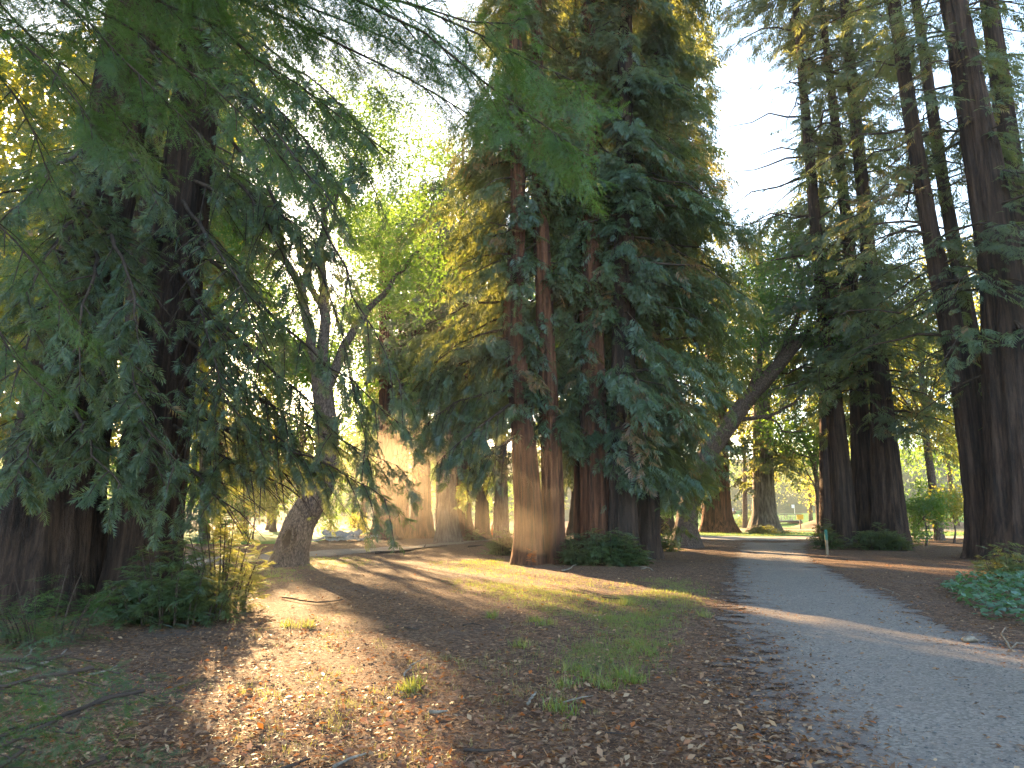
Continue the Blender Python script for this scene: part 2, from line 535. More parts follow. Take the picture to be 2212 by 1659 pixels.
def keep_mask(P, rad):
    n = len(P)
    kill = np.zeros(n)
    g = P - SUN * (P[:, 2:3] / SUN[2])
    high = P[:, 2] > 0.25
    for poly, share in LIT:
        lo, hi = poly.min(0) - 0.6, poly.max(0) + 0.6
        cand = np.where(high & (g[:, 0] > lo[0]) & (g[:, 0] < hi[0]) & (g[:, 1] > lo[1]) & (g[:, 1] < hi[1]))[0]
        if len(cand) == 0:
            continue
        hit = np.zeros(len(cand), bool)
        r = rad * 1.0
        for ox, oy in ((0, 0), (r, 0), (-r, 0), (0, r * 2), (0, -r * 2)):
            hit |= in_poly(g[cand, 0] + ox, g[cand, 1] + oy, poly)
        kill[cand] = np.maximum(kill[cand], hit * share)
    for Y, poly, share in LIT_PLANE_W:
        t = (P[:, 1] - Y) / SUN[1]
        q = P - SUN * t[:, None]
        hit = (P[:, 1] > Y + 3.0) & in_poly(q[:, 0], q[:, 2], poly)
        kill = np.maximum(kill, hit * share)
    px, py = project(P)
    for poly, share, ymin in SKY_WINDOWS:
        hit = (P[:, 1] > ymin) & in_poly(px, py, poly)
        kill = np.maximum(kill, hit * share)
    hit = (P[:, 1] < 52) & in_poly(px, py, OPEN)
    kill = np.maximum(kill, hit * 1.0)
    hit = (P[:, 1] < 33.8) & in_poly(px, py, LIMB_VIEW)
    kill = np.maximum(kill, hit * 0.93)
    hit = (P[:, 1] < 12.9) & in_poly(px, py, TRUNK_VIEW)
    kill = np.maximum(kill, hit * 0.6)
    hit = (P[:, 1] < 27.5) & (P[:, 1] > 17) & in_poly(px, py, FOOT_VIEW)
    kill = np.maximum(kill, hit * 0.85)
    for strip in STRIPS:
        hit = (P[:, 1] < 24.4) & (P[:, 1] > 17) & in_poly(px, py, strip)
        kill = np.maximum(kill, hit * 0.45)
    return rng.random(n) >= kill


# ------------------------------------------------------------------ foliage
def tpl_sprig(n=10, w=0.05, droop=0.25, seed=0, tri=False):
    r = np.random.default_rng(seed)
    Q = []
    for i in range(n):
        t = (i + 0.5) / n
        s = 1 if i % 2 else -1
        b = np.array([0.9 * t, 0, -0.12 * t * t])
        a = math.radians(58 - 30 * t + r.uniform(-8, 8))
        L = (0.5 * (1 - 0.6 * t) + 0.08) * r.uniform(0.75, 1.2)
        d = nrm(np.array([math.cos(a), s * math.sin(a), -droop + r.uniform(-0.25, 0.2)]))
        side = nrm(np.cross(d, np.array([0.15 * r.normal(), 0.3 * r.normal(), 1.0])))
        ww = w * r.uniform(0.8, 1.3)
        Q.append([b, b + d * L * 0.45 + side * ww, b + d * L + np.array([0, 0, -0.05]), b + d * L * 0.5 - side * ww])
    Q.append([[0, 0, 0], [0.5, 0.018, -0.03], [1.0, 0, -0.14], [0.5, -0.018, -0.03]])
    Q = np.array(Q, float)
    if tri:                            # one slim triangle per twig for trees further off
        T = Q[:, [0, 1, 2]].copy()
        T[:, 1] += (Q[:, 1] - Q[:, 3]) * 0.35
        T[:, 0] -= (Q[:, 1] - Q[:, 3]) * 0.15
        return T
    return Q


def tpl_frond(n=8, m=10, seed=0):
    """redwood spray with its single needles, as triangles"""
    r = np.random.default_rng(seed)
    T = []

    def twig(b, d, L, up, k):
        side = nrm(np.cross(up, d))
        for q in range(k):
            u = (q + 0.4) / k
            c = b + d * L * u + np.array([0, 0, -0.05 * u * u * L])
            for s in (1, -1):
                nl = 0.075 * (0.55 + 0.45 * math.sin(math.pi * min(1, u * 1.1 + 0.12))) * r.uniform(0.85, 1.1)
                e = nrm(d * 0.55 + s * side + up * r.uniform(-0.12, 0.12))
                T.append([c - d * 0.0085, c + d * 0.0085, c + e * nl])
        T.append([b - side * 0.004, b + side * 0.004, b + d * L])
    for i in range(n):
        t = (i + 0.4) / n
        s = 1 if i % 2 else -1
        a = math.radians(52 - 18 * t + r.uniform(-6, 6))
        d = nrm(np.array([math.cos(a), s * math.sin(a), -0.12 + r.uniform(-0.15, 0.1)]))
        twig(np.array([0.8 * t, 0, -0.06 * t]), d, (0.5 * (1 - 0.55 * t)) * r.uniform(0.8, 1.15), nrm(np.array([r.normal() * .12, r.normal() * .12, 1])), m)
    twig(np.array([0.55, 0, -0.04]), np.array([1, 0, -0.1]), 0.45, np.array([0, 0, 1.0]), m)
    T.append([[0, 0.006, 0], [0, -0.006, 0], [0.8, 0, -0.06]])
    return np.array(T, float)


def tpl_leaves(n=8, size=0.3, seed=0, lobed=False):
    r = np.random.default_rng(seed)
    Q = []
    for i in range(n):
        c = r.normal(size=3) * 0.36
        d = nrm(r.normal(size=3) + np.array([0, 0, -0.5]))
        s = nrm(np.cross(d, r.normal(size=3)))
        L = size * r.uniform(0.7, 1.25)
        w = L * (0.42 if lobed else 0.27)
        Q.append([c - s * w * 0.5, c + d * L * 0.55 + s * w * 1.1, c + d * L])
    return np.array(Q, float)


SPRIGS = [tpl_sprig(12, 0.046, 0.25, s, True) for s in range(4)]
SPRIGS_FINE = [tpl_sprig(17, 0.028, 0.2, 10 + s, True) for s in range(4)]
SPRIGS_FAR = [tpl_sprig(7, 0.085, 0.3, 20 + s, True) for s in range(4)]
FRONDS = [tpl_frond(7, 8, s) for s in range(4)]
LEAVES = [tpl_leaves(8, 0.34, s) for s in range(4)]
LEAVES_BIG = [tpl_leaves(6, 0.5, 30 + s, True) for s in range(4)]
NTRI = [0]
TALLY = {}


def scatter(tpls, pos, axis, up, scale, tint=None, tint_jit=0.12):
    """copies of leaf templates -> (verts, corners per face, rnd)"""
    n = len(pos)
    X = nrm(axis)
    Z = up - (up * X).sum(1, keepdims=True) * X
    Z = nrm(Z + 1e-6)
    Yv = np.cross(Z, X)
    which = rng.integers(0, len(tpls), n)
    V, R = [], []
    if tint is None:
        tint = rng.random(n)
    for k, T in enumerate(tpls):
        s = np.where(which == k)[0]
        if len(s) == 0:
            continue
        t = T.reshape(-1, 3)
        sc = scale[s][:, None, None]
        W = pos[s][:, None, :] + sc * (t[None, :, 0:1] * X[s][:, None, :] + t[None, :, 1:2] * Yv[s][:, None, :] + t[None, :, 2:3] * Z[s][:, None, :])
        V.append(W.reshape(-1, 3))
        R.append(np.clip(np.repeat(tint[s], len(T)) + rng.normal(0, tint_jit * 0.4, len(s) * len(T)), 0, 1))
    k = tpls[0].shape[1]
    V = np.concatenate(V); R = np.concatenate(R)
    NTRI[0] += len(R) * (2 if k == 4 else 1)
    kk = id(tpls[0]); TALLY[kk] = TALLY.get(kk, 0) + len(R) * (2 if k == 4 else 1)
    return V, k, R


def foliage_mesh(name, tpls, pos, axis, up, scale, tint=None):
    V, k, R = scatter(tpls, pos, axis, up, scale, tint)
    return mesh_np(name, V, k, R)


def rand_unit(n):
    return nrm(rng.normal(size=(n, 3)))


# ------------------------------------------------------------------ trunks
def trunk_mesh(name, path, rad, seg=28, step=0.3, ridges=True, flare=0.45, amp=0.05, knot=None, seed=0):
    """tube along path (world points) with bark ridges and a flared foot"""
    r = np.random.default_rng(seed)
    path = np.asarray(path, float); rad = np.asarray(rad, float)
    L = np.concatenate([[0], np.cumsum(np.linalg.norm(np.diff(path, axis=0), axis=1))])
    n = max(4, int(L[-1] / step))
    t = np.linspace(0, L[-1], n)
    c = np.stack([np.interp(t, L, path[:, k]) for k in range(3)], 1)
    # soften the bends
    for _ in range(2):
        c[1:-1] = 0.25 * c[:-2] + 0.5 * c[1:-1] + 0.25 * c[2:]
    R = np.interp(t, L, rad)
    tg = nrm(np.gradient(c, axis=0))
    a = nrm(np.cross(tg, np.array([0, 1.0, 0]) + 0 * tg))
    b = np.cross(tg, a)
    th = np.linspace(0, 2 * math.pi, seg, endpoint=False)
    ph = r.uniform(0, 6.28, 8)
    mod = np.zeros((n, seg))
    hh = t[:, None]
    for k, (fq, am) in enumerate(((3, 0.5), (5, 0.55), (9, 0.6), (13, 0.5), (17, 0.4))):
        mod += am * np.sin(fq * th[None, :] + ph[k] + 0.35 * np.sin(hh * 0.35 + ph[(k + 3) % 8]) * 2)
    mod += 0.25 * r.normal(size=(n, seg))
    rr = R[:, None] * (1 + amp * mod)
    fl = flare * np.exp(-hh / (R[0] * 0.9)) * (1 + 0.45 * np.sin(5 * th[None, :] + ph[5]) + 0.3 * np.sin(8 * th[None, :] + ph[6]))
    rr = rr * (1 + fl)
    V = c[:, None, :] + rr[..., None] * (np.cos(th)[None, :, None] * a[:, None, :] + np.sin(th)[None, :, None] * b[:, None, :])
    if knot is not None:
        kp, kax, kw, kh = knot          # centre, outward normal, half width, half height
        up = np.array([0.25, 0, 0.97]); sd = nrm(np.cross(up, kax))
        q = V - kp
        e = np.sqrt((q @ sd / kw) ** 2 + (q @ up / kh) ** 2)
        face = (q @ kax) > -kw * 2.2
        dz = np.where(e < 1, -0.36 * np.clip(1.3 * (1 - e ** 2), 0, 1), 0) + 0.09 * np.exp(-((e - 1.25) / 0.28) ** 2)
        V = V + (dz * face)[..., None] * kax
    V = V.reshape(-1, 3)
    i = np.arange(n - 1)[:, None] * seg; j = np.arange(seg)[None, :]; j2 = (j + 1) % seg
    idx = np.stack([i + j, i + j2, i + seg + j2, i + seg + j], -1).reshape(-1, 4)
    NTRI[0] += len(idx) * 2
    return mesh_np(name, V, 4, None, True, idx)


def pix_trunk(pts, Y, top_z):
    """trunk path and radii from picture points (px, py, width) at depth Y, carried on up to top_z"""
    P = [at(a, b, Y) for a, b, w in pts]
    R = [w / F * ((p - CAM) @ FWD) / 2 for (a, b, w), p in zip(pts, P)]
    P[0] = P[0].copy(); P[0][2] = -0.15
    d = P[-1] - P[-2]
    d = d / d[2]
    if P[-1][2] < top_z:
        h = top_z - P[-1][2]
        P.append(P[-1] + d * h * 0.5); R.append(R[-1] * 0.72)
        P.append(P[-2] + (P[-1] - P[-2]) * 2); R.append(R[-2] * 0.08)
    return np.array(P), np.array(R)


def path_at_z(P, R, z):
    return np.stack([np.interp(z, P[:, 2], P[:, k]) for k in range(3)], -1), np.interp(z, P[:, 2], R)


def conifer_crown(P, R, z0, z1, nb, blen, per, scale, tpls, elev=(0.0, 0.25), droop=0.55, az_w=None, hang=0.5, spread=0.45, face=1.0):
    """drooping redwood boughs round a trunk: returns limb Shape and sprig arrays"""
    z = rng.uniform(z0, z1, nb)
    az = rng.uniform(0, 2 * math.pi, nb)
    f = np.ones(nb)
    if az_w is not None:
        f = az_w(az, z)
    f = f * (1 - (1 - face) * np.clip(-np.sin(az) * 1.6 - 0.35, 0, 1))
    s = f > 0.05
    z, az, f = z[s], az[s], f[s]
    nb = len(z)
    base, br = path_at_z(P, R, z)
    L = blen(z) * f * rng.uniform(0.65, 1.15, nb)
    el = rng.uniform(elev[0], elev[1], nb)
    dr = droop * rng.uniform(0.6, 1.4, nb)
    hd = np.stack([np.cos(az), np.sin(az), 0 * az], 1)
    sd = np.stack([-np.sin(az), np.cos(az), 0 * az], 1)
    limbs = Shape()
    for i in range(nb):
        if L[i] < 0.7 or rng.random() < 0.25:
            continue
        tipx, tipy = project((base[i] + hd[i] * L[i] + np.array([0, 0, L[i] * (el[i] - dr[i])]))[None])
        if base[i][1] < 52 and in_poly(tipx, tipy, OPEN)[0]:
            continue
        tt = np.linspace(0, 1, 6)
        wob = rng.normal(0, 0.03, (6, 3)) * L[i]; wob[0] = 0
        pts = base[i] + hd[i] * (tt * L[i])[:, None] + np.array([0, 0, 1.0]) * (L[i] * (el[i] * tt - dr[i] * tt ** 2))[:, None] + wob
        r0 = min(0.07, 0.012 + 0.012 * L[i]); 
        limbs.tube(pts, np.linspace(r0, 0.006, 6), 4, False)
    cnt = np.maximum(2, (per * L).astype(int))
    bi = np.repeat(np.arange(nb), cnt)
    n = len(bi)
    t = rng.random(n) ** 0.75
    lat = rng.normal(0, 1, n) * spread * (0.35 + 0.75 * t * (1.25 - t)) * np.minimum(1.3, L[bi] * 0.35)
    pos = base[bi] + hd[bi] * (t * L[bi] + 0.0 * t)[:, None] + sd[bi] * lat[:, None]
    pos[:, 2] += L[bi] * (el[bi] * t - dr[bi] * t ** 2) - np.abs(rng.normal(0, 1, n)) * hang * 0.5 - np.abs(lat) * 0.3
    ax = hd[bi] * rng.uniform(0.3, 1.0, n)[:, None] + sd[bi] * (np.sign(lat) * rng.uniform(0.1, 0.9, n))[:, None]
    ax[:, 2] += -rng.uniform(0.2, 1.3, n) * hang * 1.6
    up = np.tile(np.array([0, 0, 1.0]), (n, 1)) + rng.normal(0, 0.35, (n, 3)) + hd[bi] * 0.4
    sc = scale * rng.uniform(0.6, 1.3, n)
    btint = rng.uniform(0.05, 0.8, nb)
    tint = np.clip(btint[bi] + rng.normal(0, 0.1, n), 0, 0.9)
    dead = rng.random(n) < 0.025
    tint[dead] = 0.97
    old = rng.random(nb) < 0.05
    tint[old[bi] & (rng.random(n) < 0.7)] = 0.96
    k = keep_mask(pos, scale)
    k &= pos[:, 2] > 0.15
    return limbs, pos[k], ax[k], up[k], sc[k], tint[k]


def crown_part(root, data, tpls, m, name="crown"):
    pos, ax, up, sc, tint = data
    if len(pos) == 0:
        return
    o = part(name, foliage_mesh(name, tpls, pos, ax, up, sc, tint), m, root)
    return o


def limbs_part(root, limbs, m, name="limbs"):
    if limbs.v:
        NTRI[0] += len(limbs.f) * 2
        part(name, limbs.mesh(name, True), m, root, "stuff")


def redwood(label, pts, Y, top_z, crown, bark='bark', seg=28, group=None, seed=0, leaf='redwood', tpls=None, flare=0.24, amp=0.075, step=0.35):
    P, R = pix_trunk(pts, Y, top_z)
    root = thing("redwood_tree", label, "tree", (P[0][0], P[0][1], 0), group)
    part("trunk", trunk_mesh("trunk", P, R, seg, step, flare=flare, amp=amp, seed=seed), M[bark], root)
    tpls = tpls or SPRIGS
    sets = []
    lim = Shape()
    for c in crown:
        l, *d = conifer_crown(P, R, tpls=tpls, **c)
        b = len(lim.v); lim.v += l.v; lim.f += [tuple(i + b for i in f) for f in l.f]
        sets.append(d)
    if sets:
        d = [np.concatenate(x) for x in zip(*sets)]
        limbs_part(root, lim, M['twig'])
        crown_part(root, d, tpls, M[leaf])
    return root, P, R


def broadleaf(name, label, base, height, rad, z_lo, n, scale, m='broad', tpls=None, group=None, bark='bark_oak', clumps=22, trunk_r=0.25, lean=(0, 0), path=None, flat=0.8, seed=0, centre=None, cat="tree", ysq=1.0):
    """trunk with forking limbs and a crown of leaf clumps"""
    base = np.asarray(base, float)
    r = np.random.default_rng(seed)
    root = thing(name, label, cat, (base[0], base[1], 0), group)
    if path is None:
        top = base + np.array([lean[0], lean[1], height * 0.62])
        mid = base + np.array([lean[0] * 0.4 + r.normal() * 0.2, lean[1] * 0.4, height * 0.3])
        path = np.array([base + [0, 0, -0.1], mid, top])
        rads = np.array([trunk_r, trunk_r * 0.75, trunk_r * 0.4])
        part("trunk", trunk_mesh("trunk", path, rads, 12, 0.5, flare=0.3, amp=0.04, seed=seed), M[bark], root)
    c0 = np.asarray(centre, float) if centre is not None else np.array([base[0] + lean[0], base[1] + lean[1], (height + z_lo) / 2])
    hz = (height - z_lo) / 2
    cl = nrm(r.normal(size=(clumps, 3))) * (r.random((clumps, 1)) ** 0.4) * np.array([rad, rad * ysq, hz]) + c0
    lim = Shape()
    for c in cl[: min(clumps, 16)]:
        s0 = path[1] + (path[-1] - path[1]) * r.uniform(0.0, 1.0)
        mid = (s0 + c) / 2 + r.normal(0, 0.25, 3)
        lim.tube([s0, mid, c], [trunk_r * 0.32, trunk_r * 0.18, 0.015], 5, False)
    limbs_part(root, lim, M[bark])
    cr = rad * r.uniform(0.28, 0.55, clumps)
    per = np.maximum(1, (n * cr ** 2 / (cr ** 2).sum()).astype(int))
    bi = np.repeat(np.arange(clumps), per)
    q = nrm(rng.normal(size=(len(bi), 3))) * (rng.random((len(bi), 1)) ** 0.45)
    pos = cl[bi] + q * cr[bi][:, None] * np.array([1, 1, flat])
    k = keep_mask(pos, scale) & (pos[:, 2] > 0.1)
    pos, bi = pos[k], bi[k]
    nn = len(pos)
    tint = np.clip(r.uniform(0, 0.85, clumps)[bi] + rng.normal(0, 0.18, nn), 0, 1)
    o = part("crown", foliage_mesh("crown", tpls or LEAVES, pos, rand_unit(nn), rand_unit(nn), scale * rng.uniform(0.6, 1.3, nn), tint), M[m], root)
    return root


def sprouts(name, label, c, rx, ry, h, n, scale, tpls=None, m='sprout', cat="shrub", group=None, stems=14, lean=0.6):
    """mound of young shoots: upright stems with sprays"""
    c = np.asarray(c, float)
    root = thing(name, label, cat, (c[0], c[1], 0), group)
    st = Shape()
    u = rng.random(stems) ** 0.5; a = rng.uniform(0, 6.28, stems)
    bx = c[0] + rx * 0.8 * u * np.cos(a); by = c[1] + ry * 0.8 * u * np.sin(a)
    hs = h * (1 - 0.6 * u ** 2) * rng.uniform(0.6, 1.1, stems)
    pos, ax, tint = [], [], []
    per = max(1, n // stems)
    for i in range(stems):
        ln = np.array([math.cos(a[i]), math.sin(a[i]), 0]) * u[i] * lean * hs[i] * 0.6
        tt = np.linspace(0, 1, 5)
        p = np.stack([bx[i] + ln[0] * tt ** 1.5, by[i] + ln[1] * tt ** 1.5, hs[i] * tt], 1)
        st.tube(p, np.linspace(0.012, 0.003, 5) * (1 + h * 0.3), 4, False)
        q = rng.random(per)
        b = np.stack([np.interp(q, tt, p[:, k]) for k in range(3)], 1)
        aa = rng.uniform(0, 6.28, per)
        d = np.stack([np.cos(aa), np.sin(aa), rng.uniform(-0.35, 0.5, per)], 1)
        b += d * (rng.random(per) * scale * 0.9 * (1.2 - q))[:, None]
        pos.append(b); ax.append(d); tint.append(np.full(per, rng.uniform(0, 0.8)) + rng.normal(0, 0.12, per))
    pos, ax, tint = np.concatenate(pos), np.concatenate(ax), np.clip(np.concatenate(tint), 0, 1)
    pos[:, 2] = np.maximum(pos[:, 2], 0.04)
    NTRI[0] += len(st.f) * 2
    part("stems", st.mesh("stems"), M['twig'], root, "stuff")
    up = np.tile([0, 0, 1.0], (len(pos), 1)) + rng.normal(0, 0.3, (len(pos), 3))
    part("foliage", foliage_mesh("foliage", tpls or SPRIGS_FINE, pos, ax, up, scale * rng.uniform(0.5, 1.2, len(pos)), tint), M[m], root)
    return root


# ------------------------------------------------------------------ the ground, paths and lawns
def struct(name, me, m, kind="structure"):
    o = bpy.data.objects.new(name, me)
    if m is not None:
        me.materials.append(m)
    COL.objects.link(o)
    o["kind"] = kind
    return o


def grid_mesh(name, x0, x1, y0, y1, nx, ny, zf, ypow=1.0):
    xs = np.linspace(-1, 1, nx); xs = np.sign(xs) * np.abs(xs) ** 1.6
    xs = np.where(xs < 0, -xs * x0, xs * x1) if x0 < 0 < x1 else x0 + (x1 - x0) * np.linspace(0, 1, nx)
    ys = y0 + (y1 - y0) * np.linspace(0, 1, ny) ** ypow
    Xg, Yg = np.meshgrid(xs, ys)
    Z = zf(Xg, Yg)
    V = np.stack([Xg, Yg, Z], -1).reshape(-1, 3)
    i = np.arange(ny - 1)[:, None] * nx; j = np.arange(nx - 1)[None, :]
    idx = np.stack([i + j, i + j + 1, i + nx + j + 1, i + nx + j], -1).reshape(-1, 4)
    NTRI[0] += 2 * len(idx)
    return mesh_np(name, V, 4, None, True, idx)


def bump_z(x, y):
    return 0.018 * np.sin(x * 1.7 + np.sin(y * 0.9)) * np.sin(y * 1.3 + 1.1 * np.sin(x * 0.7)) + 0.012 * np.sin(x * 4.1 + y * 2.3) * np.sin(y * 3.7 - x * 1.9)


def ground_z(x, y):
    near = np.clip((60 - y) / 20, 0, 1)
    return bump_z(x, y) * near - 0.02


struct("ground", grid_mesh("ground", -165, 165, -18, 186, 221, 260, ground_z, 1.7), M['ground'])


def band_mesh(name, left, right, z, nseg=70, across=14, jag=0.12, soft=0.38):
    """strip between two edge lines, edges frayed, with an edge attribute for the material"""
    def res(p):
        p = np.asarray(p, float)
        L = np.concatenate([[0], np.cumsum(np.linalg.norm(np.diff(p, axis=0), axis=1))])
        L = L / L[-1]
        t = np.linspace(0, 1, nseg)
        q = np.stack([np.interp(t, L, p[:, k]) for k in range(2)], 1)
        for _ in range(3):
            q[1:-1] = 0.25 * q[:-2] + 0.5 * q[1:-1] + 0.25 * q[2:]
        return q
    a, b = res(left), res(right)
    a = a + rng.normal(0, jag, a.shape) * [1, 0.3]; b = b + rng.normal(0, jag, b.shape) * [1, 0.3]
    s = np.linspace(0, 1, across)
    V = a[:, None, :] * (1 - s)[None, :, None] + b[:, None, :] * s[None, :, None]
    V = np.concatenate([V, (z + 0 * V[..., :1])], -1)
    V[..., 2] += ground_z(V[..., 0], V[..., 1]) + 0.014
    V = V.reshape(-1, 3)
    i = np.arange(nseg - 1)[:, None] * across; j = np.arange(across - 1)[None, :]
    idx = np.stack([i + j, i + j + 1, i + across + j + 1, i + across + j], -1).reshape(-1, 4)
    me = mesh_np(name, V, 4, None, True, idx)
    e = np.tile(np.maximum(np.clip(1 - s / soft, 0, 1), np.clip(1 - (1 - s) / (soft * 0.6), 0, 1)), nseg)
    at_ = me.attributes.new("edge", 'FLOAT', 'POINT')
    at_.data.foreach_set("value", e.astype(np.float32))
    NTRI[0] += 2 * len(idx)
    return me


PL = [gp(*p)[:2] for p in [(1500, 1659), (1510, 1520), (1520, 1420), (1528, 1330), (1540, 1260), (1560, 1215), (1575, 1190), (1580, 1172)]]
PR = [gp(*p)[:2] for p in [(2540, 1480), (2330, 1420), (2190, 1385), (2060, 1340), (1950, 1290), (1850, 1250), (1780, 1218), (1750, 1196), (1752, 1172)]]
PL = [PL[0] + np.array([0.25, -9.5])] + PL
PR = [PR[0] + np.array([0.6, -14.0])] + PR
struct("gravel_path", band_mesh("gravel_path", PL, PR, 0.0, 110, 40, 0.06), M['gravel'])

# pale road crossing at the far end, and the trodden path to the left
cross = [gp(1330, 1165)[:2], gp(1580, 1169)[:2], gp(1700, 1170)[:2], gp(1900, 1164)[:2], np.array([30., 42.])]
cross2 = [gp(1330, 1154)[:2], gp(1580, 1157)[:2], gp(1700, 1158)[:2], gp(1900, 1154)[:2], np.array([32., 50.])]
struct("road", band_mesh("road", cross, cross2, 0.012, 60, 8, 0.08), M['far_gravel'])
lp0 = [gp(-900, 1290)[:2], gp(380, 1228)[:2], gp(560, 1215)[:2], gp(700, 1203)[:2], gp(860, 1190)[:2], gp(1020, 1172)[:2], gp(1090, 1163)[:2]]
lp1 = [gp(-900, 1250)[:2], gp(420, 1202)[:2], gp(560, 1196)[:2], gp(700, 1187)[:2], gp(860, 1180)[:2], gp(1030, 1165)[:2], gp(1095, 1158)[:2]]
struct("side_path", band_mesh("side_path", lp0, lp1, 0.0, 80, 10, 0.10), M['gravel'])


def lawn_z(x, y):
    t = np.clip((y - 78) / 28, 0, 1)
    return 0.012 + 1.35 * t * t * (3 - 2 * t) * (0.9 + 0.1 * np.sin(x * 0.12 + 1)) + 0.02 * np.sin(x * 0.7) * np.sin(y * 0.5)


struct("lawn", grid_mesh("lawn", 7.5, 80, 49.0, 58, 30, 8, lambda x, y: 0.012 + 0 * x + 0.015 * np.sin(x + y)), M['lawn'])
struct("dry_lawn", grid_mesh("dry_lawn", 14.5, 80, 58.3, 75, 30, 12, lambda x, y: 0.014 + 0 * x + 0.02 * np.sin(x * 0.8 + y)), M['dry_lawn'])
struct("far_lawn", grid_mesh("far_lawn", 10, 90, 75.4, 122, 50, 40, lawn_z), M['lawn'])
struct("back_lawn", grid_mesh("back_lawn", -40, -10.5, 37, 62, 24, 20, lambda x, y: 0.014 + 0.02 * np.sin(x + y)), M['lawn'])
struct("middle_lawn", grid_mesh("middle_lawn", -9.0, 3.0, 52, 75, 24, 20, lambda x, y: 0.014 + 0.02 * np.sin(x + y)), M['lawn'])
pp0 = [np.array([16.5, 62.5]), np.array([22., 63.5]), np.array([30., 63.]), np.array([60., 60.])]
pp1 = [np.array([16.8, 66.5]), np.array([22., 67.0]), np.array([30., 66.]), np.array([60., 63.])]
struct("far_path", band_mesh("far_path", pp0, pp1, 0.025, 40, 6, 0.06), M['far_gravel'])


def hill_z(x, y):
    t = np.clip((y - 122) / 60, 0, 1)
    return -0.3 + 16 * t ** 1.1 + 1.2 * np.sin(x * 0.06 + 2) * t + 0.5 * np.sin(x * 0.3) * np.sin(y * 0.25) * t


struct("hill", grid_mesh("hill", -160, 160, 120, 185, 80, 30, hill_z), M['hill'])


def bank_z(x, y):
    e = ((x - 37) / 9.5) ** 2 + ((y - 74) / 6.0) ** 2
    return -0.1 + 1.9 * np.clip(1 - e, 0, 1) ** 1.2 + 0.03 * np.sin(x * 3) * np.sin(y * 2.3)


struct("earth_bank", grid_mesh("earth_bank", 27, 47, 67.5, 80.5, 40, 26, bank_z), M['bank'])

# ------------------------------------------------------------------ the trees: left pair
LEFT_CAMSIDE = lambda az, z: 0.45 + 0.55 * (np.sin(az) > -0.3)


def nearfar(near, far, side=1.0):
    """shorter boughs where they would face the viewer"""
    def f(az, z):
        s = np.clip(0.5 - 0.5 * np.sin(az), 0, 1)          # 1 toward the viewer
        return far + (near - far) * s
    return f


def one_sided(ang, lo):
    def f(az, z):
        return lo + (1 - lo) * np.clip(0.5 + 0.5 * np.cos(az - ang), 0, 1) ** 0.8
    return f


Y1 = 12.6
rootL1, PL1, RL1 = redwood("massive dark redwood trunk at the left edge, the widest trunk in view", [(70, 1320, 250), (95, 1150, 215), (118, 1036, 190), (177, 700, 145), (215, 480, 120)], Y1, 34,
        [dict(z0=3.2, z1=16, nb=40, blen=lambda z: 2.6 + 0 * z, per=44, scale=0.23, elev=(0, 0.3), droop=0.55, az_w=one_sided(-1.9, 0.25), hang=0.4),
         dict(z0=8, z1=20, nb=22, blen=lambda z: 4.0 + 0 * z, per=16, scale=0.36, droop=0.4, hang=0.4),
         dict(z0=16, z1=33, nb=30, blen=lambda z: 4.5 - 0.1 * (z - 12), per=6, scale=0.7, droop=0.4)],
        seg=56, tpls=SPRIGS_FINE, seed=1, step=0.2, amp=0.055)
Y2 = 13.2
rootL2, PL2, RL2 = redwood("tall redwood trunk leaning right beside the massive trunk, sprouts round its foot", [(298, 1300, 165), (312, 1150, 142), (322, 1080, 138), (372, 640, 114), (417, 267, 91), (445, 0, 84)], Y2, 36,
        [dict(z0=3.2, z1=16, nb=44, blen=lambda z: 2.4 + 0 * z, per=44, scale=0.23, elev=(0, 0.3), droop=0.5, az_w=one_sided(0.7, 0.08), hang=0.4),
         dict(z0=12, z1=35, nb=44, blen=lambda z: 5.0 - 0.1 * (z - 11), per=7, scale=0.6, droop=0.4)],
        seg=56, tpls=SPRIGS_FINE, seed=2, step=0.2, amp=0.055)
redwood("slim dark redwood trunk seen between the two big left trunks, high behind them", [(300, 1180, 62), (303, 700, 56), (315, 340, 50), (345, 150, 46)], 19.5, 30,
        [dict(z0=6, z1=28, nb=46, blen=lambda z: 3.2 + 0 * z, per=12, scale=0.5, droop=0.5)], seed=3)


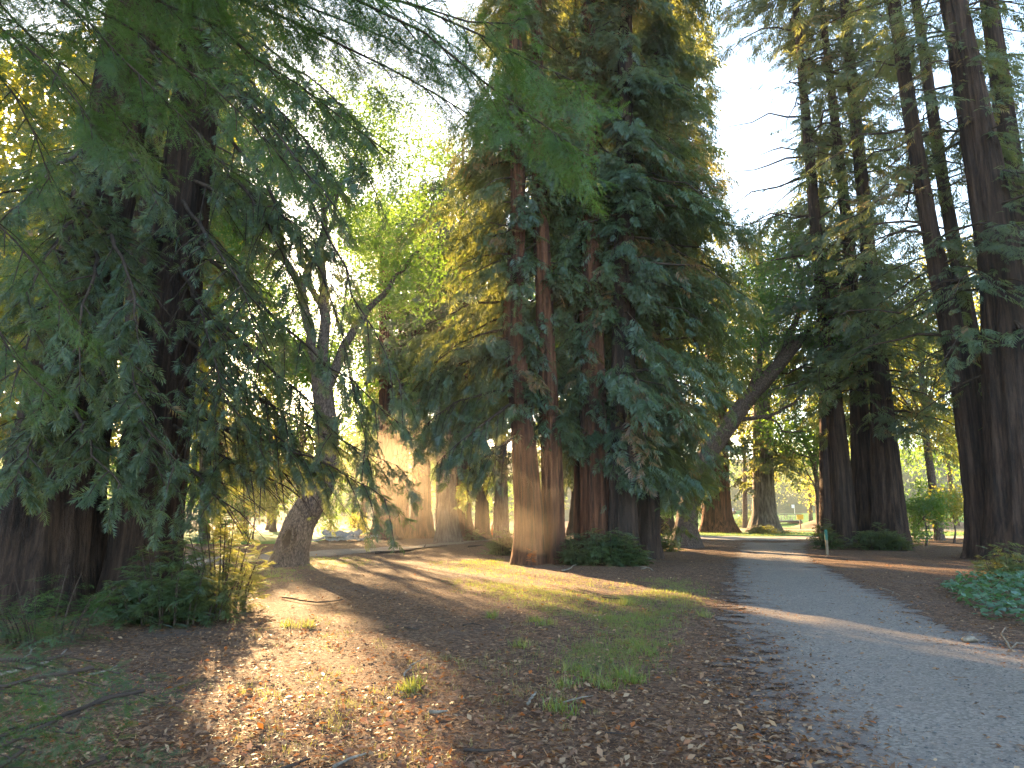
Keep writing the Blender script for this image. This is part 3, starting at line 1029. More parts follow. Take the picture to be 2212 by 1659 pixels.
# single boughs reaching across from the left pair, each a part of its tree
def bough(root, pts, r0, n, scale, tpls, m, spread=0.5, hang=0.35, start=0.15, carve=True, twigs=10, tintc=0.4, tints=0.2):
    pts = np.asarray(pts, float)
    L = np.concatenate([[0], np.cumsum(np.linalg.norm(np.diff(pts, axis=0), axis=1))]); L /= L[-1]
    tt = np.linspace(0, 1, 14)
    c = np.stack([np.interp(tt, L, pts[:, k]) for k in range(3)], 1)
    for _ in range(2):
        c[1:-1] = 0.25 * c[:-2] + 0.5 * c[1:-1] + 0.25 * c[2:]
    c[1:] += rng.normal(0, 0.015 * np.linalg.norm(pts[-1] - pts[0]) * 0.4, (13, 3))
    w = Shape()
    w.tube(c, np.linspace(r0, 0.005, 14), 6, False)
    tg = nrm(np.gradient(c, axis=0))
    pos, ax = [], []
    tot = np.linalg.norm(np.diff(c, axis=0), axis=1).sum()
    for k in range(twigs):
        u = start + (1 - start) * (k + rng.random()) / twigs
        b = np.array([np.interp(u, tt, c[:, q]) for q in range(3)])
        d = np.array([np.interp(u, tt, tg[:, q]) for q in range(3)])
        side = nrm(np.cross(d, [0, 0, 1.0])) * (1 if k % 2 else -1)
        dirv = nrm(d * 0.75 + side * rng.uniform(0.5, 1.0) + np.array([0, 0, rng.uniform(-0.9, 0.05) * hang * 2]))
        TL = spread * (1.15 - 0.7 * u) * rng.uniform(0.7, 1.3) * 2
        e = b + dirv * TL + np.array([0, 0, -hang * TL * 0.5])
        mid = b + dirv * TL * 0.5 + np.array([0, 0, -hang * TL * 0.06])
        w.tube([b, mid, e], [r0 * 0.3, r0 * 0.18, 0.003], 4, False)
        q = rng.random(max(2, n // twigs))
        p = (b * ((1 - q) ** 2)[:, None] + 2 * mid * (q * (1 - q))[:, None] + e * (q ** 2)[:, None])
        a2 = dirv + rng.normal(0, 0.45, (len(q), 3)); a2[:, 2] -= hang * rng.random(len(q)) * 1.2
        pos.append(p); ax.append(a2)
    pos = np.concatenate(pos); ax = np.concatenate(ax)
    if carve:
        k = keep_mask(pos, scale)
        pos, ax = pos[k], ax[k]
    up = np.tile([0, 0, 1.0], (len(pos), 1)) + rng.normal(0, 0.3, (len(pos), 3))
    NTRI[0] += len(w.f) * 2
    o = part("branch", w.mesh("branch", True), M['twig'], root)
    part("foliage", foliage_mesh("foliage", tpls, pos, ax, up, scale * rng.uniform(0.65, 1.25, len(pos)), np.clip(rng.normal(tintc, tints, len(pos)), 0, 0.94)), M[m], o)
    return o


def pb(pts):
    return [at(*p) for p in pts]


for pts in [
    [(430, 120, 13.0), (560, 260, 12.5), (690, 470, 12), (790, 680, 11.8), (870, 860, 11.6)],
    [(425, 200, 13.0), (560, 380, 12.6), (690, 560, 12.2), (740, 760, 12), (800, 960, 11.9)],
    [(400, 500, 13.0), (520, 620, 12.8), (640, 740, 12.4), (760, 830, 12.2), (880, 930, 12)],
    [(372, 640, 13.0), (480, 760, 13), (580, 860, 13), (640, 960, 13)],
    [(350, 830, 13.0), (470, 920, 12.6), (600, 960, 12.3), (740, 1020, 12.0), (840, 1080, 11.8)],
    [(345, 870, 13.0), (480, 920, 12.9), (580, 1000, 12.7), (660, 1060, 12.6)],
    [(430, 130, 13.0), (540, 220, 11.5), (640, 330, 10.5), (720, 460, 10)],
    [(440, 40, 13.0), (590, 150, 12), (720, 260, 11.4), (800, 370, 11)],
    [(380, 560, 13.0), (440, 680, 12), (470, 800, 11.4), (500, 900, 11)],
    [(330, 1010, 13.0), (400, 1000, 12), (440, 1040, 11.6), (470, 1080, 11.4)],
    [(390, 430, 13.0), (460, 520, 11.5), (530, 640, 11), (560, 760, 10.8)],
    [(370, 700, 13.0), (500, 830, 12.8), (620, 900, 12.6), (760, 960, 12.4), (860, 1010, 12.3)],
    [(360, 760, 13.0), (470, 860, 12.6), (570, 930, 12.4), (700, 1000, 12.2)],
    [(385, 600, 13.0), (520, 740, 12.7), (650, 850, 12.4), (720, 930, 12.2)],
    [(415, 280, 13.0), (520, 400, 12.4), (600, 520, 12), (650, 660, 11.8)],
    [(430, 80, 13.0), (530, 160, 12), (620, 250, 11.4), (700, 370, 11)],
    [(440, 20, 13.0), (560, 90, 12), (680, 180, 11.4), (780, 270, 11)],
    [(400, 380, 13.0), (500, 430, 12.4), (600, 450, 12), (680, 520, 11.8)],
    [(350, 900, 13.0), (430, 960, 12.5), (520, 1010, 12.2), (600, 1040, 12)],
]:
    bough(rootL2, pb(pts), 0.045, 380, 0.22, SPRIGS_FINE, 'redwood', spread=0.8, hang=0.42, twigs=20)
for pts in [
    [(215, 480, 12.5), (250, 520, 11), (290, 640, 10), (300, 760, 9.6)],
    [(190, 620, 12.5), (240, 700, 11), (280, 800, 10.2), (320, 900, 9.8)],
    [(170, 740, 12.5), (230, 820, 11), (300, 920, 10.2), (380, 1010, 10)],
    [(150, 850, 12.5), (170, 900, 11), (200, 980, 10), (260, 1060, 9.6)],
    [(140, 880, 12.5), (90, 900, 11), (60, 980, 10), (30, 1040, 9.6)],
    [(200, 560, 12.5), (120, 620, 11), (60, 740, 10), (20, 860, 9.6)],
    [(215, 420, 12.5), (160, 460, 11), (100, 560, 10), (40, 660, 9.6)],
    [(230, 330, 12.5), (260, 300, 11), (300, 360, 10), (340, 440, 9.6)],
    [(230, 300, 12.5), (160, 330, 11), (80, 400, 10), (10, 470, 9.6)],
    [(210, 500, 12.5), (200, 580, 10.5), (180, 700, 9.8), (170, 850, 9.4)],
    [(160, 760, 12.5), (240, 860, 11.5), (300, 950, 11), (360, 1060, 10.8)],
]:
    bough(rootL1, pb(pts), 0.05, 430, 0.21, SPRIGS_FINE, 'redwood', spread=0.55, hang=0.5, twigs=16)

# the tree beside the viewer whose boughs hang into the top of the picture; its trunk stands outside the frame
Pn = np.array([[-5.6, 3.2, -0.1], [-5.5, 3.3, 3], [-5.3, 3.4, 8], [-5.2, 3.5, 18], [-5.2, 3.5, 30]])
Rn = np.array([0.75, 0.6, 0.5, 0.32, 0.1])
rootN = thing("redwood_tree", "redwood standing just out of view whose long green boughs hang across the top", "tree", (-5.6, 3.2, 0))
part("trunk", trunk_mesh("trunk", Pn, Rn, 32, 0.3, seed=5), M['bark'], rootN)
near_boughs = [
    ([(-5.3, 3.4, 7.2)], [(560, -60, 5.6), (860, 30, 5.3), (1040, 160, 5.1), (1180, 260, 5.0), (1270, 330, 4.9)], 420, 0.35, 0.55),
    ([(-5.3, 3.4, 7.0)], [(500, -120, 5.8), (900, -20, 5.4), (1090, 120, 5.2), (1180, 180, 5.1), (1268, 200, 5.0)], 420, 0.4, 0.6),
    ([(-5.3, 3.4, 7.0)], [(300, -100, 6.2), (620, 30, 6.0), (820, 130, 5.8), (960, 210, 5.7), (1040, 270, 5.6)], 400, 0.22, 0.4),
    ([(-5.3, 3.4, 6.6)], [(200, -80, 6.4), (420, 40, 6.2), (600, 160, 6.0), (750, 260, 5.9), (840, 330, 5.9)], 380, 0.2, 0.35),
    ([(-5.3, 3.4, 6.4)], [(60, -80, 6.6), (250, 40, 6.4), (420, 160, 6.2), (560, 260, 6.2), (640, 360, 6.2)], 360, 0.3, 0.35),
    ([(-5.3, 3.4, 6.0)], [(-80, -60, 6.6), (60, 60, 6.4), (180, 180, 6.3), (300, 300, 6.3)], 330, 0.25, 0.3),
    ([(-5.3, 3.4, 5.8)], [(-150, 20, 6.6), (-20, 120, 6.2), (60, 260, 6.1), (110, 400, 6.1)], 300, 0.25, 0.3),
    ([(-5.3, 3.4, 7.6)], [(450, -160, 6.8), (700, -60, 6.6), (900, 40, 6.5), (1010, 110, 6.4)], 330, 0.35, 0.4),
    ([(-5.3, 3.4, 7.4)], [(250, -160, 7.2), (480, -60, 7.0), (700, 60, 7.0), (800, 160, 7.0)], 330, 0.3, 0.35),
    ([(-5.3, 3.4, 6.8)], [(-60, -160, 7.4), (160, -40, 7.2), (330, 40, 7.2), (460, 130, 7.2)], 330, 0.25, 0.3),
    ([(-5.3, 3.4, 4.6)], [(-250, 300, 6.6), (-60, 420, 6.4), (60, 540, 6.3), (150, 680, 6.3)], 260, 0.25, 0.35),
    ([(-5.3, 3.4, 3.8)], [(-250, 520, 6.6), (-80, 640, 6.4), (40, 740, 6.3), (110, 860, 6.3)], 260, 0.25, 0.35),
    ([(-5.3, 3.4, 5.2)], [(-120, -20, 5.4), (20, 60, 5.3), (130, 160, 5.3), (210, 270, 5.3)], 330, 0.22, 0.25),
    ([(-5.3, 3.4, 5.6)], [(60, -60, 5.6), (200, 60, 5.5), (330, 180, 5.5), (430, 300, 5.5)], 330, 0.22, 0.3),
    ([(-5.3, 3.4, 6.4)], [(380, -100, 6.0), (640, 10, 5.8), (840, 90, 5.7), (960, 150, 5.6)], 330, 0.22, 0.4),
    ([(-5.3, 3.4, 7.4)], [(520, -140, 5.4), (760, -30, 5.3), (960, 60, 5.2), (1080, 60, 5.1), (1130, 40, 5.0)], 300, 0.35, 0.45),
]
for head, pts, n, hang, tc in near_boughs:
    bough(rootN, [np.array(head[0], float)] + pb(pts), 0.028, int(n * 0.8), 0.34, FRONDS, 'redwood_near', spread=0.40, hang=hang, start=0.32, twigs=24, tintc=tc, tints=0.15)

# ------------------------------------------------------------------ the ring of redwoods in the middle
YC = 23.6
cw = dict(elev=(-0.1, 0.25), hang=0.65, face=0.5, spread=0.5)
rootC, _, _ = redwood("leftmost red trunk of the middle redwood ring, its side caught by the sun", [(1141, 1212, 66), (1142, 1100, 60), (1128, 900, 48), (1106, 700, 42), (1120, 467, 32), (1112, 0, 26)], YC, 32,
        [dict(z0=5.0, z1=22.5, nb=113, blen=lambda z: np.where(z < 14, 3.4, 2.6), per=29, scale=0.47, droop=0.55, az_w=one_sided(2.9, 0.45), **cw),
         dict(z0=22, z1=32, nb=34, blen=lambda z: 3.0 + 0 * z, per=8, scale=0.85, droop=0.5, hang=0.6)], bark='bark_red', seg=44, seed=11, group="redwoods of the middle ring")
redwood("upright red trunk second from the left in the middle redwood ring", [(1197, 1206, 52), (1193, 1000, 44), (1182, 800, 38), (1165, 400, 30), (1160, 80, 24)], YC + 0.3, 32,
        [dict(z0=4.5, z1=22.5, nb=91, blen=lambda z: 2.6 + 0 * z, per=29, scale=0.47, droop=0.6, az_w=nearfar(0.55, 1.0), **cw),
         dict(z0=22, z1=32, nb=34, blen=lambda z: 3.0 + 0 * z, per=8, scale=0.85, droop=0.5, hang=0.6)], bark='bark_red', seg=40, seed=12, group="redwoods of the middle ring")
redwood("thinnest trunk of the middle redwood ring, a pole left of the broad brown trunk", [(1247, 1195, 18), (1247, 1000, 15), (1246, 800, 13), (1245, 500, 10)], YC + 1.6, 22,
        [dict(z0=6, z1=21, nb=50, blen=lambda z: 1.8 + 0 * z, per=20, scale=0.5, droop=0.6, **cw)], bark='bark_red', seg=20, seed=13, group="redwoods of the middle ring")
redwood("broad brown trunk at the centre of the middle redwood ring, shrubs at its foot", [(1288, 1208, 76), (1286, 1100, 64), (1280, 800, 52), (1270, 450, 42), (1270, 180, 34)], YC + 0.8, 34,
        [dict(z0=3.4, z1=22.5, nb=108, blen=lambda z: 3.0 + 0 * z, per=29, scale=0.47, droop=0.6, az_w=nearfar(0.6, 1.0), **cw),
         dict(z0=22, z1=32, nb=34, blen=lambda z: 3.0 + 0 * z, per=8, scale=0.85, droop=0.5, hang=0.6)], bark='bark_red', seg=44, seed=14, group="redwoods of the middle ring")
redwood("dark broad trunk just right of centre in the middle redwood ring", [(1345, 1206, 76), (1342, 1100, 62), (1345, 800, 50), (1348, 450, 38), (1350, 100, 30)], YC + 0.6, 34,
        [dict(z0=3.0, z1=22.5, nb=138, blen=lambda z: np.where(z < 16, 4.0, 3.2), per=29, scale=0.47, droop=0.6, az_w=one_sided(-0.4, 0.5), **cw),
         dict(z0=22, z1=32, nb=34, blen=lambda z: 3.0 + 0 * z, per=8, scale=0.85, droop=0.5, hang=0.6)], seg=44, seed=15, group="redwoods of the middle ring")
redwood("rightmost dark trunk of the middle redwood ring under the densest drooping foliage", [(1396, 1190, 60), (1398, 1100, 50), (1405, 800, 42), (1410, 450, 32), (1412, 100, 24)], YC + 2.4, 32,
        [dict(z0=2.6, z1=22.5, nb=181, blen=lambda z: np.where(z < 9, 4.4, np.where(z < 16, 3.6, 2.6)), per=29, scale=0.47, droop=0.6, az_w=one_sided(-0.2, 0.4), **cw),
         dict(z0=22, z1=32, nb=34, blen=lambda z: 3.0 + 0 * z, per=8, scale=0.85, droop=0.5, hang=0.6)], seg=36, seed=16, group="redwoods of the middle ring")

# boughs of the leftmost red tree that sweep low to the left
for pts in [
    [(1118, 860, 23.6), (1060, 905, 23), (1000, 945, 22.6), (945, 1000, 22.4)],
    [(1118, 840, 23.6), (1040, 850, 23.5), (960, 880, 23.5), (910, 930, 23.5)],
    [(1125, 930, 23.6), (1090, 960, 23.2), (1050, 985, 23), (1010, 1020, 23)],
    [(1115, 760, 23.6), (1030, 770, 23.4), (950, 800, 23.4), (900, 850, 23.6)],
]:
    bough(rootC, pb(pts), 0.06, 260, 0.42, SPRIGS, 'redwood', spread=0.75, hang=0.9, twigs=18)

# ------------------------------------------------------------------ right-hand redwoods
YR = 34.0
rw = dict(elev=(-0.05, 0.3), hang=0.35, spread=0.4)
redwood("slim leaning redwood at the left of the right-hand group, next to the path bend", [(1826, 1182, 53), (1822, 1087, 45), (1800, 853, 33), (1763, 500, 23), (1727, 100, 15)], YR, 36,
        [dict(z0=8, z1=35, nb=130, blen=lambda z: 5.8 - 0.06 * z, per=9, scale=0.6, droop=0.45, **rw)], seg=36, seed=21)
redwood("pale-streaked redwood trunk, front one of the fused pair right of the path", [(1922, 1186, 74), (1918, 1087, 63), (1903, 853, 43), (1872, 500, 28), (1833, 100, 21)], YR - 0.6, 36,
        [dict(z0=5, z1=35, nb=110, blen=lambda z: 4.6 - 0.05 * z, per=9, scale=0.6, droop=0.45, **rw)], seg=40, seed=22)
redwood("dark redwood trunk fused to the left side of the pale-streaked one", [(1870, 1182, 59), (1867, 1087, 48), (1855, 853, 34), (1832, 500, 22), (1785, 100, 14)], YR + 0.6, 34,
        [dict(z0=6, z1=33, nb=80, blen=lambda z: 4.0 - 0.04 * z, per=8, scale=0.6, droop=0.45, **rw)], seg=36, seed=23)
YQ = 26.0
redwood("long straight dark redwood trunk leaning left, first of the far right stand", [(2125, 1205, 66), (2116, 1087, 53), (2087, 853, 50), (2034, 608, 41), (2010, 500, 33), (1975, 300, 29), (1945, 100, 26)], YQ, 36,
        [dict(z0=6, z1=35, nb=100, blen=lambda z: 4.8 - 0.05 * z, per=10, scale=0.5, droop=0.45, **rw)], seg=40, seed=24)
redwood("thinner redwood crossing behind the far right stand, close beside the first trunk", [(2140, 1190, 48), (2110, 800, 36), (2038, 400, 24), (2008, 200, 21)], YQ + 2.5, 34,
        [dict(z0=7, z1=33, nb=60, blen=lambda z: 3.6 - 0.04 * z, per=8, scale=0.55, droop=0.45, **rw)], seg=28, seed=25)
redwood("broadest brown trunk of the far right stand, reaching the picture's right edge", [(2205, 1225, 124), (2196, 1087, 106), (2168, 608, 86), (2125, 350, 69), (2078, 100, 50)], YQ - 1.5, 36,
        [dict(z0=6, z1=35, nb=90, blen=lambda z: 4.2 - 0.04 * z, per=11, scale=0.45, droop=0.5, **rw)], seg=52, seed=26, step=0.25)
redwood("redwood at the very right edge, half cut off, behind the broadest brown trunk", [(2290, 1225, 76), (2250, 800, 57), (2190, 400, 43), (2150, 100, 34)], YQ + 0.5, 34,
        [dict(z0=5, z1=33, nb=60, blen=lambda z: 3.8 - 0.04 * z, per=9, scale=0.5, droop=0.5, **rw)], seg=30, seed=27)

# ------------------------------------------------------------------ redwoods further back, in the haze
fw = dict(elev=(0, 0.2), hang=0.5, spread=0.6)
far = lambda z0, z1, nb, L, per=7, sc=0.9, dr=0.5: [dict(z0=z0, z1=z1, nb=nb, blen=lambda z: L + 0 * z, per=per, scale=sc, droop=dr, **fw)]
redwood("wide hazy redwood trunk behind the pile of grey slabs, beams of light across it", [(838, 1163, 62), (838, 1100, 54), (837, 1000, 44), (834, 850, 30)], 45, 21, far(10.5, 20, 34, 2.4), bark='bark_red', seed=31, tpls=SPRIGS_FAR)
redwood("hazy redwood trunk right of the beam-lit one, in the middle of the light shafts", [(912, 1162, 50), (910, 1100, 42), (908, 900, 34), (907, 700, 20)], 46, 22, far(8, 21, 40, 2.6), bark='bark_red', seed=32, tpls=SPRIGS_FAR)
redwood("slender trunk squeezed between the two hazy beam-lit redwoods", [(868, 1162, 32), (868, 1000, 25), (866, 850, 14)], 46.5, 16, far(8, 15, 26, 2.2), bark='bark_red', seed=33, tpls=SPRIGS_FAR)
redwood("pale grey trunk with a swollen burl, left of the sunlit drooping boughs", [(968, 1168, 52), (964, 1100, 44), (962, 900, 38), (960, 600, 28)], 40, 20, far(5, 19.5, 60, 2.8), bark='bark_grey', seed=34, tpls=SPRIGS_FAR)
redwood("stout bowed trunk behind the pale grey one, spreading at its foot", [(1002, 1165, 54), (996, 1110, 40), (1000, 1060, 44), (1000, 800, 34)], 42, 24, far(9, 23, 40, 2.8), bark='bark_red', seed=35, tpls=SPRIGS_FAR)
redwood("short-looking straight trunk beneath the sunlit drooping boughs, by the orange cone", [(1043, 1163, 36), (1042, 1090, 28), (1040, 900, 24), (1038, 600, 16)], 43, 26, far(4, 25, 60, 2.8), bark='bark', seed=36, tpls=SPRIGS_FAR)
redwood("grey-brown trunk just left of the middle ring, right of the orange cone", [(1083, 1160, 34), (1082, 1050, 27), (1080, 800, 22)], 45, 26, far(4, 25, 60, 2.8), bark='bark_grey', seed=37, tpls=SPRIGS_FAR)
redwood("red-barked redwood out on the lawn, partly hidden by the dark oak beside the path", [(1552, 1146, 72), (1550, 1120, 58), (1548, 1000, 50), (1545, 800, 40)], 57, 21, far(6.5, 20, 44, 2.9), bark='bark_red', seed=38, tpls=SPRIGS_FAR)
redwood("grey furrowed redwood alone on the bright lawn, tiers of foliage just above", [(1653, 1149, 66), (1652, 1110, 48), (1650, 1040, 43), (1646, 800, 34)], 57, 25, far(5.0, 24, 60, 3.3), bark='bark_grey', seed=39, tpls=SPRIGS_FAR)
redwood("brown redwood trunk behind the slim leaning one, at the lawn's right end", [(1788, 1160, 34), (1785, 1087, 27), (1782, 900, 22)], 44, 28, far(8, 27, 60, 3.4), bark='bark', seed=40, tpls=SPRIGS_FAR)
redwood("pale twin-like trunk in the shade far left, nearest the left pair of giants", [(442, 1168, 22), (441, 1050, 18), (440, 800, 16)], 41, 40, far(12, 39, 110, 4.4, 8), bark='bark_grey', seed=41, tpls=SPRIGS_FAR)  # tall wide crown added on this trunk to shade the air at left
redwood("pinkish trunk far left, right of the pale shaded one and behind the big sprouts", [(478, 1166, 26), (477, 1050, 21), (476, 800, 18)], 43, 40, far(12, 39, 110, 4.4, 8), bark='bark_red', seed=42, tpls=SPRIGS_FAR)  # crown likewise carried up high as an added sun block

for lab, px, Y, top in [("tall dense redwood added for shade straight behind the middle ring, seen only through its gaps", 1262, 52, 43),
                        ("tall dense redwood behind the ring's dark broad trunk", 1340, 57, 44),
                        ("tall dense redwood added for shade behind the rightmost trunk of the ring", 1425, 53, 42)]:
    redwood(lab, [(px, 1153, 60), (px, 1000, 48), (px, 500, 36)], Y, top, far(5, top - 1, 190, 4.4, 10, 1.05), seed=px, tpls=SPRIGS_FAR)  # added redwoods, mostly hidden, dense to keep sun off the right-hand group

# ------------------------------------------------------------------ leaning oak with the hollow, and the dark oak by the path
YO = 23.0
op = [(624, 1222, 72), (630, 1185, 68), (648, 1130, 63), (672, 1088, 59), (692, 1055, 55), (707, 1000, 50), (707, 930, 47), (697, 850, 44), (692, 795, 42)]
Po = np.array([at(a, b, YO) for a, b, w in op]); Ro = np.array([w / F * YO / 2 for a, b, w in op]); Po[0][2] = -0.1
rootO = thing("oak_tree", "thick leaning oak with a dark hollow in its lower trunk", "tree", (Po[0][0], Po[0][1], 0))
kc = at(622, 1166, YO - 0.53)
part("trunk", trunk_mesh("trunk", Po, Ro, 72, 0.05, flare=0.18, amp=0.022, seed=51, knot=(kc, nrm(np.array([-0.25, -1.0, 0.1])), 0.17, 0.36)), M['bark_oak'], rootO)
kax = nrm(np.array([-0.25, -1.0, 0.1])); kup = nrm(np.array([0.25, 0, 0.97])); ksd = nrm(np.cross(kup, kax)); kup = np.cross(kax, ksd)
th = np.linspace(0, 2 * math.pi, 29)[:-1]
sh = Shape()
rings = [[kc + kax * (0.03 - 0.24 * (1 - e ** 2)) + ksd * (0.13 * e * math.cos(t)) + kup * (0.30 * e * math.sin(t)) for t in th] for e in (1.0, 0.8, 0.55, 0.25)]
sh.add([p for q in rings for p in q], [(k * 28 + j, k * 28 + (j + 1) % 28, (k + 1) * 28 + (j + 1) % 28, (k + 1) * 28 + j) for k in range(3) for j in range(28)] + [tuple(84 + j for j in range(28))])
part("hollow", sh.mesh("hollow", True), M['dark_post'], rootO, None, "dark oval hollow low in the oak trunk")  # dish of dark rotten wood; shade inside the hollow is in its colour too
sh = Shape()
sh.tube([kc + kax * (0.035 + 0.02 * math.sin(3 * t)) + ksd * (0.165 * math.cos(t)) + kup * (0.335 * math.sin(t)) for t in np.linspace(0, 2 * math.pi, 33)], [0.045 + 0.012 * math.sin(5 * t) for t in np.linspace(0, 2 * math.pi, 33)], 8, False)
part("hollow_rim", sh.mesh("hollow_rim", True), M['bark_oak'], rootO)


def limb(root, pts, r0, r1, n=9):
    p = np.array([at(*q) for q in pts])
    L = np.linspace(0, 1, len(p)); t = np.linspace(0, 1, 16)
    c = np.stack([np.interp(t, L, p[:, k]) for k in range(3)], 1)
    c[1:-1] = 0.25 * c[:-2] + 0.5 * c[1:-1] + 0.25 * c[2:]
    c[1:] += rng.normal(0, 0.04, (15, 3))
    sh = Shape(); sh.tube(c, np.linspace(r0, r1, 16), n, True)
    NTRI[0] += 2 * len(sh.f)
    part("limb", sh.mesh("limb", True), M['bark_oak'], root)
    return c


oak_tips = []
for pts, r0, r1 in [
    ([(692, 800, 23), (672, 720, 22.8), (650, 620, 22.6), (612, 560, 22.4), (600, 450, 22.2), (560, 370, 22)], 0.20, 0.05),
    ([(694, 800, 23), (708, 700, 23.3), (692, 580, 23.6), (702, 450, 23.8), (672, 320, 24)], 0.21, 0.06),
    ([(698, 860, 23), (742, 752, 23.3), (792, 678, 23.6), (842, 618, 24), (905, 540, 24.5)], 0.18, 0.05),
    ([(650, 620, 22.6), (690, 540, 22.4), (720, 480, 22.3), (735, 400, 22)], 0.12, 0.04),
    ([(708, 700, 23.3), (650, 560, 24.5), (640, 470, 25)], 0.13, 0.04),
    ([(612, 560, 22.4), (540, 520, 22), (480, 480, 21.5)], 0.10, 0.03),
    ([(702, 450, 23.8), (760, 360, 24), (800, 260, 24.2)], 0.10, 0.03),
]:
    c = limb(rootO, pts, r0, r1)
    oak_tips += [c[-1], c[11], c[13]]
cl = np.array(oak_tips + [at(a, b, Y) for a, b, Y in [(600, 300, 23), (700, 220, 24), (820, 330, 25), (900, 430, 25.5), (520, 400, 23), (480, 300, 23), (760, 500, 25), (620, 180, 24), (860, 240, 26), (930, 330, 27), (560, 650, 26), (780, 600, 26)]])
bi = rng.integers(0, len(cl), 7000)
pos = cl[bi] + rng.normal(0, 0.85, (len(bi), 3))
k = keep_mask(pos, 0.4)
ppx, ppy = project(pos)
k &= ~(in_poly(ppx, ppy, [(610, 430), (740, 430), (740, 640), (700, 790), (600, 830)]) & (rng.random(len(pos)) < 0.85))
pos = pos[k]
part("crown", foliage_mesh("crown", LEAVES, pos, rand_unit(len(pos)), rand_unit(len(pos)), 0.42 * rng.uniform(0.6, 1.3, len(pos))), M['broad'], rootO)
# moss along the upper side of the leaning trunk
q = rng.random(900)
mp_ = np.stack([np.interp(q, np.linspace(0, 1, 7), Po[1:8, k]) for k in range(3)], 1)
mr = np.interp(q, np.linspace(0, 1, 7), Ro[1:8])
phi = rng.normal(math.pi + 0.35, 0.22, 900)
mp_ += np.stack([np.cos(phi), np.sin(phi) * 0.9, 0.25 + 0 * phi], 1) * (mr * 0.97)[:, None]
part("moss", foliage_mesh("moss", LEAVES, mp_, rand_unit(900), rand_unit(900), np.full(900, 0.06)), M['moss'], rootO)

YK = 34.0
kp = [(1480, 1172, 62), (1482, 1140, 46), (1487, 1100, 42), (1500, 1050, 40), (1525, 985, 38), (1562, 935, 36), (1615, 862, 33), (1668, 805, 30), (1722, 740, 24)]
Pk = np.array([at(a, b, YK) for a, b, w in kp]); Rk = np.array([w / F * YK / 2 for a, b, w in kp]); Pk[0][2] = -0.1
cenK = at(1690, 640, YK + 1)
rootK = thing("oak_tree", "dark bent oak whose limb leans out over the path bend under a green crown", "tree", (Pk[0][0], Pk[0][1], 0))
part("trunk", trunk_mesh("trunk", Pk, Rk, 36, 0.12, flare=0.3, amp=0.04, seed=52), M['bark_oak'], rootK)
for pts, r0, r1 in [
    ([(1615, 862, YK), (1640, 780, YK), (1650, 700, YK + .5), (1640, 600, YK + 1)], 0.16, 0.04),
    ([(1668, 805, YK), (1720, 700, YK + .5), (1740, 600, YK + 1), (1700, 520, YK + 1)], 0.2, 0.04),
    ([(1590, 905, YK), (1660, 900, YK - .5), (1720, 870, YK - 1), (1745, 830, YK - 1)], 0.12, 0.03),
    ([(1722, 740, YK), (1780, 690, YK + 1), (1830, 620, YK + 1)], 0.2, 0.04),
    ([(1660, 900, YK - .5), (1700, 935, YK - 1), (1750, 930, YK - 1)], 0.06, 0.02),
]:
    limb(rootK, pts, r0, r1, 7)
cl = np.array([at(a, b, YK + rng.uniform(-1.5, 3)) for a, b in [(1640, 560), (1700, 540), (1760, 600), (1620, 640), (1680, 640), (1740, 680), (1610, 720), (1680, 740), (1760, 740), (1800, 660), (1590, 800), (1640, 830), (1720, 820), (1790, 800), (1600, 600), (1710, 610), (1640, 700), (1820, 740)]])
bi = rng.integers(0, len(cl), 4600)
pos = cl[bi] + rng.normal(0, 1, (len(bi), 3)) * [0.75, 1.1, 0.5]
k = keep_mask(pos, 0.4)
pos = pos[k]; bi = bi[k]
part("crown", foliage_mesh("crown", LEAVES, pos, rand_unit(len(pos)), rand_unit(len(pos)), 0.5 * rng.uniform(0.6, 1.3, len(pos)), np.clip(rng.random(len(cl))[bi] * 0.8 + rng.normal(0, .1, len(bi)), 0, 1)), M['broad'], rootK)

# ------------------------------------------------------------------ leafy trees behind
G = "leafy trees behind the redwoods"


def bt(label, px, Y, h, rad, zlo, n, sc, m='broad', tpls=None, seed=0, **kw):
    x = (px - CX) / F * Y * 1.0
    name = {"maple": "maple_tree", "broad": "leafy_tree", "grey_leaf": "grey_leaved_tree"}[m]
    return broadleaf(name, label, (x, Y, 0), h, rad, zlo, n, sc, m, tpls, G, seed=seed, ysq=0.36, **kw)


bt("yellowing maple with orange leaves behind the massive left trunk", 90, 30, 25, 6.0, 3.5, 2300, 0.9, 'maple', LEAVES_BIG, 61)
bt("yellow maple glowing between the two big left trunks", 300, 36, 25, 5.5, 4, 2100, 0.9, 'maple', LEAVES_BIG, 62)
bt("backlit yellow-green tree low at the left edge behind everything", -160, 34, 16, 6.0, 2, 1600, 1.0, 'maple', LEAVES_BIG, 63)
bt("low yellow-green tree between the left giants and the leaning oak", 540, 44, 10, 5.0, 1.5, 2000, 0.85, 'maple', None, 64)
bt("tall bright yellow-green tree behind the golden boughs left of the middle ring", 905, 46, 28, 5.5, 9, 3200, 0.95, 'broad', None, 65)
bt("sunlit tree filling the gap right behind the leaning oak", 650, 50, 14, 4.6, 2, 2200, 0.95, 'broad', None, 66)
bt("green tree behind the hazy beam-lit redwoods", 960, 60, 22, 6.0, 3, 1600, 1.1, 'broad', None, 67)
bt("broad dusky tree far behind the left maple", 180, 54, 22, 7.5, 2, 2000, 1.2, 'broad', None, 68)
bt("hazy leafy tree far behind the leaning oak's hollow", 590, 66, 19, 7.0, 1.5, 2200, 1.2, 'broad', None, 69)
bt("hazy leafy tree far behind the pile of grey slabs", 770, 74, 17, 7.0, 1.5, 1500, 1.2, 'broad', None, 70)
bt("dim leafy tree far behind, left of the pale shaded trunk", 420, 70, 18, 7.0, 1.5, 1500, 1.2, 'broad', None, 71)
